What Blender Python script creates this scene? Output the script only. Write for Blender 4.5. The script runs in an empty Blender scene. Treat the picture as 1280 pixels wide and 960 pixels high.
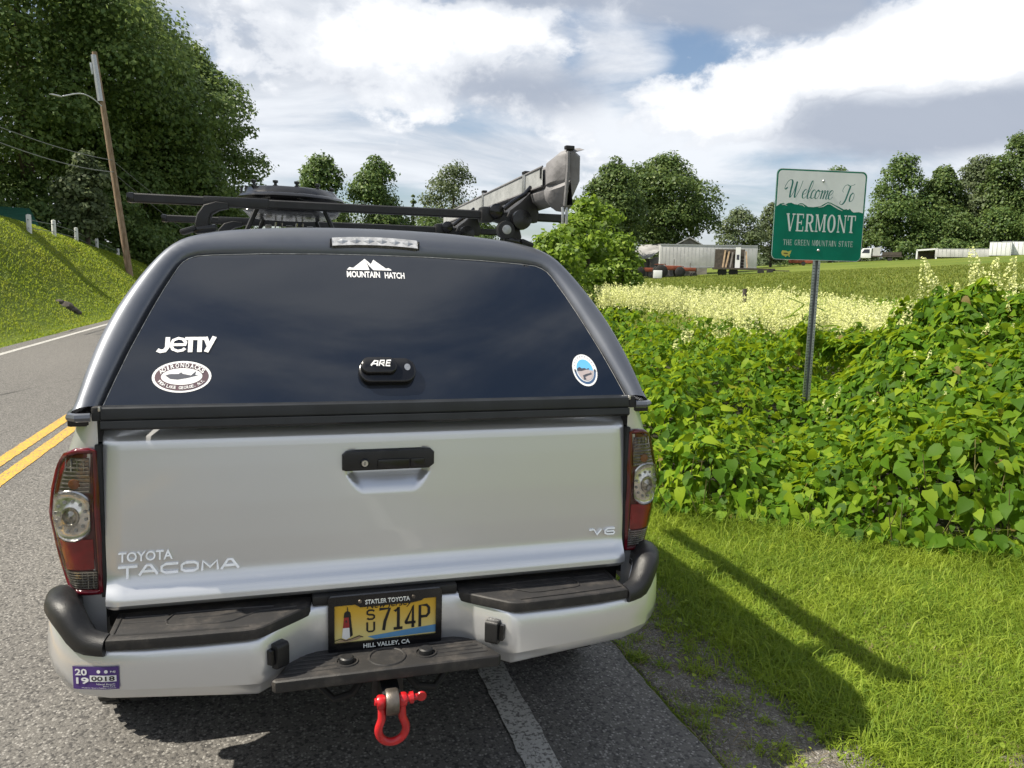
import bpy, bmesh, math, random
import numpy as np
from mathutils import Vector, Matrix, Euler, noise as mnoise

random.seed(7)
rng = np.random.default_rng(11)
D = bpy.data
SC = bpy.context.scene
COL = SC.collection
R = math.radians

# ------------------------------------------------------------------ camera
CAM = Vector((-0.2716, -2.0846, 1.5026))
YAW, PITCH, ROLL = 0.2891, 0.1346, 0.0242
FPX = 960.0
def cam_axes():
    cy, sy, cp, sp = math.cos(YAW), math.sin(YAW), math.cos(PITCH), math.sin(PITCH)
    f = Vector((sy*cp, cy*cp, -sp)); r = Vector((cy, -sy, 0)); u = r.cross(f)
    c, s = math.cos(ROLL), math.sin(ROLL)
    return r*c + u*s, u*c - r*s, f
CR, CU, CF = cam_axes()
cd = D.cameras.new('camera'); cam = D.objects.new('camera', cd); COL.objects.link(cam)
cam.matrix_world = Matrix(((CR.x, CU.x, -CF.x, CAM.x), (CR.y, CU.y, -CF.y, CAM.y), (CR.z, CU.z, -CF.z, CAM.z), (0, 0, 0, 1)))
cd.sensor_width = 36.0; cd.lens = FPX/1280*36; cd.clip_start = 0.05; cd.clip_end = 6000
SC.camera = cam
SC.render.resolution_x, SC.render.resolution_y = 1024, 768

# ------------------------------------------------------------------ sun and sky
SUN_TO = Vector((-0.60, 0.07, 0.80)).normalized()      # direction towards the sun
sl = D.lights.new('sun', 'SUN'); sl.energy = 5.0; sl.angle = R(0.53); sl.color = (1.0, 0.93, 0.80)
so = D.objects.new('sun', sl); COL.objects.link(so)
so.rotation_euler = SUN_TO.to_track_quat('Z', 'Y').to_euler(); so.location = (-30, 5, 40)

SC.view_settings.view_transform = 'Standard'; SC.view_settings.look = 'None'
SC.view_settings.gamma = 1.0; SC.view_settings.use_curve_mapping = False
SC.view_settings.exposure = 0.70
SC.cycles.use_denoising = True
SC.cycles.max_bounces = 8; SC.cycles.transparent_max_bounces = 8

W = D.worlds.new('World'); SC.world = W; W.use_nodes = True
def build_sky():
    nt = W.node_tree; N = nt.nodes; L = nt.links; N.clear()
    def nd(t, **k):
        n = N.new(t)
        for a, b in k.items(): setattr(n, a, b)
        return n
    def link(o, i): L.new(o, i)
    def math_(op, a, b=None, c=None, clamp=False):
        n = nd('ShaderNodeMath', operation=op, use_clamp=clamp)
        for i, v in enumerate((a, b, c)):
            if v is None: continue
            if isinstance(v, (int, float)): n.inputs[i].default_value = v
            else: link(v, n.inputs[i])
        return n.outputs[0]
    def smooth(v, a, b):
        n = nd('ShaderNodeMapRange', interpolation_type='SMOOTHSTEP')
        link(v, n.inputs[0]); n.inputs[1].default_value = a; n.inputs[2].default_value = b
        return n.outputs[0]
    def mixc(f, a, b):
        n = nd('ShaderNodeMix', data_type='RGBA')
        for i, v in ((0, f), (6, a), (7, b)):
            if isinstance(v, tuple): n.inputs[i].default_value = (*v, 1)
            elif isinstance(v, (int, float)): n.inputs[i].default_value = v
            else: link(v, n.inputs[i])
        return n.outputs[2]
    def noise(vec, scale, detail=7, rough=.55, dist=0.0, off=(0, 0, 0), st=(1, 1, 1)):
        m = nd('ShaderNodeMapping'); link(vec, m.inputs[0]); m.inputs[1].default_value = off; m.inputs[3].default_value = st
        n = nd('ShaderNodeTexNoise'); link(m.outputs[0], n.inputs['Vector'])
        n.inputs['Scale'].default_value = scale; n.inputs['Detail'].default_value = detail
        n.inputs['Roughness'].default_value = rough; n.inputs['Distortion'].default_value = dist
        return n.outputs[0]
    tc = nd('ShaderNodeTexCoord')
    sep = nd('ShaderNodeSeparateXYZ'); link(tc.outputs['Generated'], sep.inputs[0])
    x, y, z = sep.outputs
    zc = math_('MAXIMUM', z, 0.0)
    den = math_('ADD', zc, 0.22)
    comb = nd('ShaderNodeCombineXYZ'); link(math_('DIVIDE', x, den), comb.inputs[0]); link(math_('DIVIDE', y, den), comb.inputs[1])
    P = comb.outputs[0]
    az = math_('ARCTAN2', x, y); el = math_('ARCSINE', z)
    # clear sky
    sky = nd('ShaderNodeTexSky', sky_type='NISHITA'); sky.sun_disc = False
    sky.sun_elevation = math.asin(SUN_TO.z); sky.sun_rotation = math.atan2(SUN_TO.x, SUN_TO.y)
    sky.air_density = 1.0; sky.dust_density = 1.5; sky.ozone_density = 1.0
    bg1 = nd('ShaderNodeBackground'); link(sky.outputs[0], bg1.inputs[0]); bg1.inputs[1].default_value = 0.085
    # ragged edge noise in angle space
    aec = nd('ShaderNodeCombineXYZ'); link(x, aec.inputs[0]); link(y, aec.inputs[1]); link(math_('MULTIPLY', z, 1.5), aec.inputs[2])
    AE = aec.outputs[0]
    puff = noise(AE, 6.5, 9, .58, .25)
    fine = noise(AE, 22.0, 6, .6, .2, (3, 1, 0))
    def px(u, v):   # pixel of the photograph -> azimuth, elevation of the cloud seen there
        d = (CF + CR*((u-640)/FPX) - CU*((v-480)/FPX)).normalized()
        return math.atan2(d.x, d.y), math.asin(d.z)
    def blob(u, v, wu, wv, amp, tilt=0.0):
        a0, e0 = px(u, v); wa = wu/FPX; we = wv/FPX
        da = math_('SUBTRACT', az, a0); de = math_('SUBTRACT', el, e0)
        if tilt: de = math_('SUBTRACT', de, math_('MULTIPLY', da, tilt))
        q = math_('ADD', math_('POWER', math_('ABSOLUTE', math_('DIVIDE', da, wa)), 2.0), math_('POWER', math_('ABSOLUTE', math_('DIVIDE', de, we)), 2.0))
        return math_('MULTIPLY', math_('EXPONENT', math_('MULTIPLY', q, -1.0)), amp)
    def addup(vals):
        s = vals[0]
        for v in vals[1:]: s = math_('ADD', s, v)
        return s
    # thin high layer: most of the sky
    n_hi = noise(P, 0.9, 8, .6, .6, (2.3, 5.1, 0), (1.0, 1.7, 1))
    n_st = noise(AE, 3.2, 8, .58, .4, (4, 2, 0), (.6, .6, 2.4))
    hi = math_('ADD', math_('MULTIPLY', n_hi, .55), math_('MULTIPLY', n_st, .6))
    gaps = addup([blob(872, 85, 38, 50, .28), blob(800, 130, 60, 22, .16), blob(1000, 196, 120, 12, .12), blob(715, 70, 16, 30, .10), blob(420, 240, 160, 20, .06)])
    m_hi = smooth(math_('SUBTRACT', math_('SUBTRACT', hi, gaps), math_('MULTIPLY', smooth(el, .30, 1.0), .05)), .38, .62)
    m_hi = math_('MULTIPLY', m_hi, .92)
    bg2 = nd('ShaderNodeBackground')
    low = math_('SUBTRACT', 1.0, smooth(el, 0.02, 0.30))
    hicol = mixc(smooth(n_hi, .36, .66), (.36, .385, .43), (.60, .615, .64))
    hicol = mixc(math_('MULTIPLY', low, .5), hicol, (.54, .575, .625))
    link(hicol, bg2.inputs[0]); bg2.inputs[1].default_value = 1.0
    mx1 = nd('ShaderNodeMixShader'); link(m_hi, mx1.inputs[0]); link(bg1.outputs[0], mx1.inputs[1]); link(bg2.outputs[0], mx1.inputs[2])
    # heaped clouds: lit tops and grey bases
    mid_ = noise(AE, 12.5, 7, .58, .3, (1, 5, 0))
    wob = math_('ADD', math_('MULTIPLY', math_('SUBTRACT', puff, .5), 1.9), math_('MULTIPLY', math_('SUBTRACT', mid_, .5), 1.7))
    wob2 = math_('MULTIPLY', math_('SUBTRACT', fine, .5), 1.1)
    base_n = math_('SUBTRACT', math_('MULTIPLY', noise(P, 1.35, 6, .55, .3, (7.7, 1.2, 0)), 1.9), 1.02)
    tops = addup([blob(470, 45, 120, 58, 1.0), blob(620, 40, 90, 50, .85), blob(1000, 95, 150, 34, 1.15, .35), blob(1180, 65, 130, 40, 1.15, .2), blob(930, 160, 62, 26, .95), blob(830, 105, 40, 40, .5), blob(845, 20, 26, 24, .6), blob(1280, 30, 80, 60, .9), blob(600, 130, 200, 40, .3), blob(300, 70, 90, 60, .35)])
    dens = math_('ADD', math_('ADD', tops, math_('MULTIPLY', base_n, .55)), math_('ADD', wob, wob2))
    m_c = math_('MULTIPLY', smooth(dens, .25, .62), .94)
    darks = addup([blob(1190, 152, 170, 32, .85, .06), blob(900, 8, 110, 24, .85), blob(1010, 10, 70, 30, .7), blob(520, 98, 150, 30, .55), blob(690, 120, 90, 36, .4), blob(640, -4, 120, 14, .7), blob(1030, 135, 60, 30, .35), blob(300, 30, 90, 30, .3)])
    lit = math_('SUBTRACT', math_('ADD', math_('MULTIPLY', dens, .85), math_('MULTIPLY', wob, .10)), math_('MULTIPLY', darks, 1.3))
    ccol = mixc(smooth(lit, -.35, .30), (.27, .302, .365), (.53, .55, .585))
    ccol = mixc(smooth(lit, .22, 1.25), ccol, (.98, .97, .95))
    m_c = math_('MAXIMUM', m_c, math_('MULTIPLY', smooth(math_('ADD', darks, math_('MULTIPLY', math_('ADD', wob, wob2), .30)), .02, .60), .92))
    bg3 = nd('ShaderNodeBackground'); link(ccol, bg3.inputs[0]); bg3.inputs[1].default_value = 1.0
    fade = smooth(el, 0.03, 0.16)
    mx2 = nd('ShaderNodeMixShader'); link(math_('MULTIPLY', math_('MULTIPLY', m_c, fade), math_('SUBTRACT', 1.0, smooth(el, .55, .95))), mx2.inputs[0]); link(mx1.outputs[0], mx2.inputs[1]); link(bg3.outputs[0], mx2.inputs[2])
    out = nd('ShaderNodeOutputWorld'); link(mx2.outputs[0], out.inputs[0])
build_sky()

# ------------------------------------------------------------------ materials
def hexless(c): return (*c, 1.0) if len(c) == 3 else c
class M:
    """tiny wrapper for node materials"""
    def __init__(s, name):
        s.m = D.materials.new(name); s.m.use_nodes = True; s.t = s.m.node_tree; s.N = s.t.nodes; s.N.clear()
        s.out = s.N.new('ShaderNodeOutputMaterial'); s.p = s.N.new('ShaderNodeBsdfPrincipled'); s.l(s.p.outputs[0], s.out.inputs[0])
        s.tc = None
    def l(s, a, b): s.t.links.new(a, b)
    def n(s, t, **k):
        n = s.N.new(t)
        for a, b in k.items(): setattr(n, a, b)
        return n
    def co(s, kind='Object'):
        if s.tc is None: s.tc = s.n('ShaderNodeTexCoord')
        return s.tc.outputs[kind]
    def set(s, i, v):
        if isinstance(v, (int, float)): s.p.inputs[i].default_value = v
        elif isinstance(v, tuple): s.p.inputs[i].default_value = hexless(v)
        else: s.l(v, s.p.inputs[i])
        return s
    def mth(s, op, a, b=None, clamp=False):
        n = s.n('ShaderNodeMath', operation=op, use_clamp=clamp)
        for i, v in enumerate((a, b)):
            if v is None: continue
            if isinstance(v, (int, float)): n.inputs[i].default_value = v
            else: s.l(v, n.inputs[i])
        return n.outputs[0]
    def noise(s, scale, detail=4, rough=.55, vec=None, dist=0, st=None):
        v = vec or s.co()
        if st:
            mp = s.n('ShaderNodeMapping'); s.l(v, mp.inputs[0]); mp.inputs[3].default_value = st; v = mp.outputs[0]
        n = s.n('ShaderNodeTexNoise'); s.l(v, n.inputs['Vector'])
        n.inputs['Scale'].default_value = scale; n.inputs['Detail'].default_value = detail; n.inputs['Roughness'].default_value = rough; n.inputs['Distortion'].default_value = dist
        return n.outputs[0]
    def vor(s, scale, feature='F1', out='Distance', vec=None, rnd=1.0):
        n = s.n('ShaderNodeTexVoronoi', feature=feature); s.l(vec or s.co(), n.inputs['Vector']); n.inputs['Scale'].default_value = scale; n.inputs['Randomness'].default_value = rnd
        return n.outputs[out]
    def mr(s, v, a, b, c=0.0, d=1.0, smooth=True):
        n = s.n('ShaderNodeMapRange', interpolation_type='SMOOTHSTEP' if smooth else 'LINEAR'); s.l(v, n.inputs[0])
        for i, q in zip((1, 2, 3, 4), (a, b, c, d)): n.inputs[i].default_value = q
        return n.outputs[0]
    def mix(s, f, a, b, blend='MIX'):
        n = s.n('ShaderNodeMix', data_type='RGBA', blend_type=blend)
        for i, v in ((0, f), (6, a), (7, b)):
            if isinstance(v, tuple): n.inputs[i].default_value = hexless(v)
            elif isinstance(v, (int, float)): n.inputs[i].default_value = v
            else: s.l(v, n.inputs[i])
        return n.outputs[2]
    def bump(s, h, strength=.3, dist=.01):
        n = s.n('ShaderNodeBump'); n.inputs['Strength'].default_value = strength; n.inputs['Distance'].default_value = dist
        s.l(h, n.inputs['Height']); s.l(n.outputs[0], s.p.inputs['Normal']); return s
    def isl(s):
        return s.n('ShaderNodeNewGeometry').outputs['Random Per Island']
def dk(c, k): return tuple(max(0, v*k) for v in c)
def plain(name, c, rough=.5, metal=0.0, var=.12, scale=9.0, bump=0.0, bscale=120, coat=0.0, spec=.5):
    m = M(name); f = m.noise(scale, 5, .6)
    m.set('Base Color', m.mix(m.mr(f, .3, .7), dk(c, 1-var), dk(c, 1+var)))
    m.set('Roughness', m.mr(m.noise(scale*2.3, 4), .3, .7, max(.02, rough-.06), min(1, rough+.06))).set('Metallic', metal).set('Specular IOR Level', spec)
    if coat: m.set('Coat Weight', coat).set('Coat Roughness', .04)
    if bump: m.bump(m.noise(bscale, 4), bump, .004)
    return m.m
def leafmat(name, dark, mid, light, trans=.35, rough=.5, tint=None, patch=0.25, warm=None, spec=.25, dead=None):
    m = M(name); isl = m.isl()
    c = m.mix(m.mr(isl, 0, .6, smooth=False), dark, mid); c = m.mix(m.mr(isl, .6, 1, smooth=False), c, light)
    c = m.mix(m.mr(m.noise(patch, 3), .35, .65, 0, .5), c, dk(mid, .7))
    if dead: c = m.mix(m.mr(isl, .985, .99), c, dead)
    if warm: c = m.mix(m.mr(m.noise(patch*1.7, 4, .6), .45, .68, 0, .75), c, warm)
    m.set('Base Color', c).set('Roughness', rough).set('Specular IOR Level', spec)
    tr = m.n('ShaderNodeBsdfTranslucent'); m.l(m.mix(.5, c, tint or light), tr.inputs[0])
    mx = m.n('ShaderNodeMixShader'); mx.inputs[0].default_value = trans
    m.l(m.p.outputs[0], mx.inputs[1]); m.l(tr.outputs[0], mx.inputs[2]); m.l(mx.outputs[0], m.out.inputs[0])
    return m.m

MT = {}
def make_mats():
    # silver paint: metal flake under a clear coat, road dust towards the bottom of panels
    m = M('silver_paint')
    film = m.noise(2.2, 3, .5)
    m.set('Base Color', m.mix(film, (.72, .735, .762), (.66, .668, .68)))
    m.set('Metallic', .66).set('Roughness', m.mr(film, 0, 1, .27, .36, False)).set('Coat Weight', .9).set('Coat Roughness', .05)
    MT['silver'] = m.m
    m = M('grey_shell_paint')
    m.set('Base Color', m.mix(m.mr(m.noise(3, 5), .35, .7, 0, .4), (.115, .125, .148), (.15, .158, .17))).set('Metallic', .6).set('Roughness', m.mr(m.noise(8, 5), .3, .7, .36, .46)).set('Coat Weight', .6).set('Coat Roughness', .12)
    MT['shell'] = m.m
    m = M('tinted_glass')
    m.set('Base Color', (.006, .009, .016)).set('Roughness', m.mr(m.noise(14, 6, .65), .35, .75, .015, .06)).set('IOR', 1.68).set('Coat Weight', .3).set('Coat Roughness', .02)
    MT['glass'] = m.m
    MT['black'] = plain('black_plastic', (.012, .012, .013), .46, var=.3, scale=14, bump=.25, bscale=420)
    MT['blackgloss'] = plain('gloss_black_plastic', (.006, .006, .007), .22, var=.2, scale=14)
    MT['rubber'] = plain('tyre_rubber', (.02, .02, .02), .8, var=.25, scale=12, bump=.4, bscale=90)
    m = M('clear_lamp_cover'); N_ = m.N; gl_ = m.n('ShaderNodeBsdfGlossy'); gl_.inputs['Roughness'].default_value = .03; tr_ = m.n('ShaderNodeBsdfTransparent'); tr_.inputs[0].default_value = (.93, .93, .92, 1)
    fr_ = m.n('ShaderNodeFresnel'); fr_.inputs[0].default_value = 1.45; ms_ = m.n('ShaderNodeMixShader'); m.l(m.mr(fr_.outputs[0], 0, 1, .0, .7, False), ms_.inputs[0]); m.l(tr_.outputs[0], ms_.inputs[1]); m.l(gl_.outputs[0], ms_.inputs[2]); m.l(ms_.outputs[0], m.out.inputs[0]); MT['cover'] = m.m
    MT['rail'] = plain('anodised_black_rail', (.014, .016, .019), .38, var=.3, scale=7)
    m = M('worn_step_plastic')
    w = m.mr(m.noise(16, 7, .7), .45, .75)
    m.set('Base Color', m.mix(w, (.018, .017, .017), (.060, .053, .047))).set('Roughness', .62); m.bump(m.noise(300, 4), .35, .002); MT['pad'] = m.m
    MT['pocket'] = plain('underbody_black', (.008, .008, .009), .7, var=.4, scale=6)
    MT['chrome'] = plain('chrome_badge', (.76, .755, .74), .22, 1.0, var=.06, scale=30)
    MT['white'] = plain('white_vinyl', (.80, .80, .80), .45, var=.04, scale=30)
    MT['sil_trim'] = plain('satin_metal', (.55, .54, .51), .3, .9, var=.1, scale=30)
    MT['lensred'] = plain('red_lens', (.10, .004, .010), .12, var=.25, scale=22, coat=.6)
    MT['lensbright'] = plain('red_reflector_lens', (.32, .006, .010), .16, var=.2, scale=30, coat=.6)
    MT['lensdark'] = plain('smoked_lens', (.20, .17, .155), .14, .5, var=.4, scale=60, coat=.6)
    MT['lensclear'] = plain('clear_lens_ribs', (.42, .40, .36), .12, .75, var=.35, scale=70)
    MT['dish'] = plain('lamp_dish', (.72, .70, .67), .16, .8, var=.25, scale=45)
    MT['amber'] = plain('amber_bulb', (.28, .11, .05), .2, var=.2, scale=30)
    MT['red'] = plain('red_powder_coat', (.46, .010, .014), .32, var=.18, scale=25, coat=.3, bump=.08, bscale=200)
    MT['steel'] = plain('worn_steel', (.16, .14, .12), .45, .8, var=.35, scale=22, bump=.2)
    MT['galv'] = plain('galvanised_steel', (.42, .43, .44), .42, .75, var=.2, scale=30, bump=.1)
    MT['hole'] = plain('dark_hole', (.02, .02, .02), .9)
    MT['plate_yellow'] = None
    m = M('plate_yellow')
    sp = m.n('ShaderNodeSeparateXYZ'); m.l(m.co('Generated'), sp.inputs[0])
    m.set('Base Color', m.mix(m.mr(sp.outputs[2], .1, .8), (.74, .64, .26), (.70, .42, .03))).set('Roughness', .42); MT['plate_yellow'] = m.m
    MT['blue'] = plain('plate_blue', (.10, .27, .50), .45)
    MT['ink'] = plain('black_ink', (.012, .011, .012), .5)
    MT['purple'] = plain('purple_vinyl', (.075, .035, .19), .5, var=.1)
    MT['maroon'] = plain('dull_maroon_vinyl', (.085, .045, .06), .55, var=.1)
    MT['skyblue'] = plain('sticker_sky_blue', (.13, .45, .78), .5, var=.08)
    MT['tan'] = plain('sticker_sand', (.42, .36, .36), .5, var=.08)
    MT['slate'] = plain('sticker_slate', (.06, .065, .085), .5)
    MT['navy'] = plain('sticker_navy', (.05, .10, .20), .5)
    MT['sign_green'] = plain('sign_green_sheeting', (.002, .19, .12), .5, var=.12, scale=5, spec=.15)
    MT['sign_white'] = plain('sign_white_sheeting', (.86, .86, .85), .5, var=.05, scale=5, spec=.2)
    MT['sign_letter'] = plain('sign_pale_letter', (.74, .77, .75), .42, var=.06)
    MT['sign_script'] = plain('sign_script_green', (.01, .17, .14), .4)
    MT['sign_yellow'] = plain('sign_yellow', (.62, .55, .10), .45)
    MT['awning'] = None
    m = M('grey_awning_vinyl')
    m.set('Base Color', m.mix(m.mr(m.noise(6, 6, .65), .3, .7), (.15, .145, .15), (.235, .23, .235))).set('Roughness', .6); m.bump(m.noise(11, 5, .5), .35, .03); MT['awning'] = m.m
    m = M('awning_flap_grey')
    m.set('Base Color', m.mix(m.mr(m.noise(8, 6, .65, st=(4, 1, 1)), .3, .7), (.24, .25, .25), (.34, .35, .35))).set('Roughness', .6); m.bump(m.noise(26, 4), .3, .012); MT['awnflap'] = m.m
    m = M('weathered_pole_wood')
    g = m.noise(3, 6, .6, st=(9, 9, .6))
    m.set('Base Color', m.mix(m.mr(g, .3, .7), (.16, .095, .055), (.34, .25, .175))).set('Roughness', .85); m.bump(m.noise(6, 5, st=(10, 10, .5)), .5, .02); MT['pole'] = m.m
    MT['lamp'] = plain('lamp_grey', (.5, .51, .52), .4, .5)
    MT['wire'] = plain('cable_grey', (.16, .17, .17), .6)
    MT['postwhite'] = plain('white_post_paint', (.66, .66, .63), .6, var=.12, scale=6)
    MT['bark'] = plain('bark', (.085, .065, .05), .9, var=.4, scale=3, bump=.6, bscale=12)
    MT['stem'] = plain('knotweed_stem', (.16, .15, .055), .6, var=.4, scale=6)
    m = M('rusty_roof'); MT['roof'] = plain('corrugated_roof', (.36, .36, .36), .5, .4, var=.25, scale=.6)
    MT['barn'] = plain('grey_barn_board', (.20, .185, .17), .85, var=.3, scale=1.2)
    MT['greenroof'] = plain('green_metal_roof', (.012, .09, .06), .45, .2, var=.2, scale=1)
    MT['trailer'] = plain('dull_trailer_aluminium', (.48, .48, .48), .5, .2, var=.12, scale=.7)
    MT['orange'] = plain('tractor_orange', (.26, .065, .03), .6, var=.25, scale=2)
    MT['plank'] = plain('pale_plank', (.42, .30, .19), .8, var=.25, scale=3)
    MT['dkwood'] = plain('dark_wood', (.06, .05, .04), .85, var=.3, scale=3)
    MT['carwhite'] = plain('white_body', (.70, .71, .72), .35, var=.05, scale=1)
    MT['fencewood'] = plain('old_fence_wood', (.06, .05, .043), .9, var=.35, scale=8)
make_mats()

# ------------------------------------------------------------------ mesh helpers
def mk(name, V, F, mat, parent=None, smooth=35, loc=None, rot=None):
    me = D.meshes.new(name); me.from_pydata([tuple(v) for v in V], [], F)
    for mm in (mat if isinstance(mat, (list, tuple)) else [mat]): me.materials.append(mm)
    if smooth:
        me.polygons.foreach_set('use_smooth', [True]*len(me.polygons)); me.set_sharp_from_angle(angle=R(smooth))
    return ob(name, me, parent, loc, rot)
def ob(name, me, parent=None, loc=None, rot=None):
    o = D.objects.new(name, me); COL.objects.link(o)
    if parent: o.parent = parent
    if loc is not None: o.location = loc
    if rot is not None: o.rotation_euler = rot
    return o
def big(name, V, F, mat, parent=None, smooth=False, loc=None):
    """numpy fast mesh: F is (n,k) array"""
    V = np.asarray(V, np.float32); F = np.asarray(F, np.int32)
    me = D.meshes.new(name); n, k = F.shape
    me.vertices.add(len(V)); me.vertices.foreach_set('co', V.ravel())
    me.loops.add(n*k); me.loops.foreach_set('vertex_index', F.ravel())
    me.polygons.add(n); me.polygons.foreach_set('loop_start', np.arange(0, n*k, k, dtype=np.int32))
    if smooth: me.polygons.foreach_set('use_smooth', np.ones(n, bool))
    me.update(calc_edges=True)
    me.materials.append(mat)
    return ob(name, me, parent, loc)
def thing(name, label, cat, loc=(0, 0, 0), rz=0.0, group=None):
    o = D.objects.new(name, None); COL.objects.link(o); o.location = loc; o.rotation_euler = (0, 0, rz); o.empty_display_size = .2
    return tag(o, label, cat, group)
def tag(o, label=None, cat=None, group=None, kind=None):
    if label: o['label'] = label
    if cat: o['category'] = cat
    if group: o['group'] = group
    if kind: o['kind'] = kind
    return o
def struct(o): o['kind'] = 'structure'; return o
def copy_tree(o, parent=None, loc=None, rz=None, label=None):
    c = o.copy(); COL.objects.link(c); c.parent = parent
    if loc is not None: c.location = loc
    if rz is not None: c.rotation_euler = (0, 0, rz)
    if label: c['label'] = label
    for ch in list(o.children): copy_tree(ch, c)
    return c

class B:
    """collects geometry for one mesh"""
    def __init__(s): s.v = []; s.f = []; s.mi = []
    def add(s, V, F, xf=None, mi=0):
        o = len(s.v)
        s.v += [tuple(xf @ Vector(v)) if xf is not None else tuple(v) for v in V]
        s.f += [tuple(i+o for i in f) for f in F]; s.mi += [mi]*len(F); return s
    def box(s, c, d, bev=0.0, rot=None, seg=2):
        bm = bmesh.new(); bmesh.ops.create_cube(bm, size=1.0)
        for v in bm.verts: v.co = Vector((v.co.x*d[0], v.co.y*d[1], v.co.z*d[2]))
        if bev > 0: bmesh.ops.bevel(bm, geom=bm.edges[:], offset=bev, segments=seg, affect='EDGES', profile=.6)
        xf = Matrix.Translation(c) @ (Euler(rot).to_matrix().to_4x4() if rot else Matrix())
        bm.verts.index_update(); s.add([v.co.copy() for v in bm.verts], [[v.index for v in f.verts] for f in bm.faces], xf); bm.free(); return s
    def prism(s, pts, axis, a, b, bev=0.0, seg=2):
        """outline (2D) extruded along axis from a to b. axis y: pts=(x,z); x: pts=(y,z); z: pts=(x,y)"""
        def q(p, t):
            return {'y': (p[0], t, p[1]), 'x': (t, p[0], p[1]), 'z': (p[0], p[1], t)}[axis]
        bm = bmesh.new()
        lo = [bm.verts.new(q(p, a)) for p in pts]; hi = [bm.verts.new(q(p, b)) for p in pts]; n = len(pts)
        bm.faces.new(lo); bm.faces.new(hi[::-1])
        for i in range(n): bm.faces.new((lo[i], hi[i], hi[(i+1) % n], lo[(i+1) % n]))
        bmesh.ops.recalc_face_normals(bm, faces=bm.faces[:])
        if bev > 0:
            ed = [e for e in bm.edges if (e.verts[0] in lo) == (e.verts[1] in lo)]
            bmesh.ops.bevel(bm, geom=ed, offset=bev, segments=seg, affect='EDGES', profile=.6)
        bm.verts.index_update(); s.add([v.co.copy() for v in bm.verts], [[v.index for v in f.verts] for f in bm.faces]); bm.free(); return s
    def tube(s, path, rad, n=10, cap=True, squash=None):
        P = [Vector(p) for p in path]; m = len(P); rad = rad if isinstance(rad, (list, tuple)) else [rad]*m
        up = None; rings = []
        for i in range(m):
            t = (P[min(i+1, m-1)] - P[max(i-1, 0)]).normalized()
            if up is None:
                up = Vector((0, 0, 1)) if abs(t.z) < .9 else Vector((0, 1, 0))
            side = t.cross(up).normalized(); up = side.cross(t).normalized()
            a, b = (squash if squash else (1, 1))
            rings.append([P[i] + side*(math.cos(2*math.pi*k/n)*rad[i]*a) + up*(math.sin(2*math.pi*k/n)*rad[i]*b) for k in range(n)])
        return s.loft(rings, True, cap)
    def loft(s, rings, closed=True, cap=False):
        n = len(rings[0]); V = [v for r in rings for v in r]; F = []
        for i in range(len(rings)-1):
            for k in range(n if closed else n-1):
                a, b = i*n+k, i*n+(k+1) % n; F.append((a, b, b+n, a+n))
        if cap: F += [tuple(range(n))[::-1], tuple(range(len(V)-n, len(V)))]
        return s.add(V, F)
    def lathe(s, prof, c, axis='y', n=28, cap=False):
        """prof: (radius, offset along axis)"""
        rings = []
        for r, t in prof:
            ring = []
            for k in range(n):
                a = 2*math.pi*k/n; u, w = r*math.cos(a), r*math.sin(a)
                ring.append(Vector(c) + Vector({'y': (u, t, w), 'x': (t, u, w), 'z': (u, w, t)}[axis]))
            rings.append(ring)
        return s.loft(rings, True, cap)
    def sheet(s, rows):
        """rows of points -> quad grid"""
        return s.loft(rows, False, False)
    def build(s, name, mat, parent=None, smooth=35, loc=None, rot=None):
        o = mk(name, s.v, s.f, mat, parent, smooth, loc, rot)
        if isinstance(mat, (list, tuple)): o.data.polygons.foreach_set('material_index', s.mi)
        return o
def fixn(o):
    bm = bmesh.new(); bm.from_mesh(o.data); bmesh.ops.recalc_face_normals(bm, faces=bm.faces[:]); bm.to_mesh(o.data); bm.free(); return o
def circ(cx, cz, rx, rz=None, n=32, a0=0, a1=2*math.pi):
    rz = rz or rx
    full = abs(a1-a0-2*math.pi) < 1e-6
    return [(cx+rx*math.cos(a0+(a1-a0)*k/(n if full else n-1)), cz+rz*math.sin(a0+(a1-a0)*k/(n if full else n-1))) for k in range(n)]
def rrect(cx, cz, w, h, r, n=5):
    P = []
    for sx, sz, a in ((1, 1, 0), (-1, 1, 90), (-1, -1, 180), (1, -1, 270)):
        for k in range(n+1):
            t = R(a + 90*k/n); P.append((cx+sx*(w/2-r)+r*math.cos(t), cz+sz*(h/2-r)+r*math.sin(t)))
    return P
_tc = {}
def text_geo(s, size=1.0, extrude=0.0, space=1.0, shear=0.0, bold=0.0, align='CENTER'):
    key = (s, size, extrude, space, shear, bold, align)
    if key not in _tc:
        c = D.curves.new('txt', 'FONT'); c.body = s; c.size = size; c.extrude = extrude; c.space_character = space; c.shear = shear; c.offset = bold
        c.align_x = align; c.align_y = 'CENTER'; c.resolution_u = 3
        o = D.objects.new('txt', c); COL.objects.link(o)
        me = o.to_mesh(); V = [v.co.copy() for v in me.vertices]; F = [tuple(p.vertices) for p in me.polygons]; o.to_mesh_clear()
        D.objects.remove(o); D.curves.remove(c); _tc[key] = (V, F)
    return _tc[key]
def text_box(s, w, h, extrude=.0005, **k):
    """text scaled to an exact width and height, centred"""
    V, F = text_geo(s, 1.0, extrude, **k)
    xs = [v.x for v in V]; ys = [v.y for v in V]; x0, x1, y0, y1 = min(xs), max(xs), min(ys), max(ys)
    return [Vector(((v.x-(x0+x1)/2)*w/(x1-x0), (v.y-(y0+y1)/2)*h/(y1-y0), v.z)) for v in V], F
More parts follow.
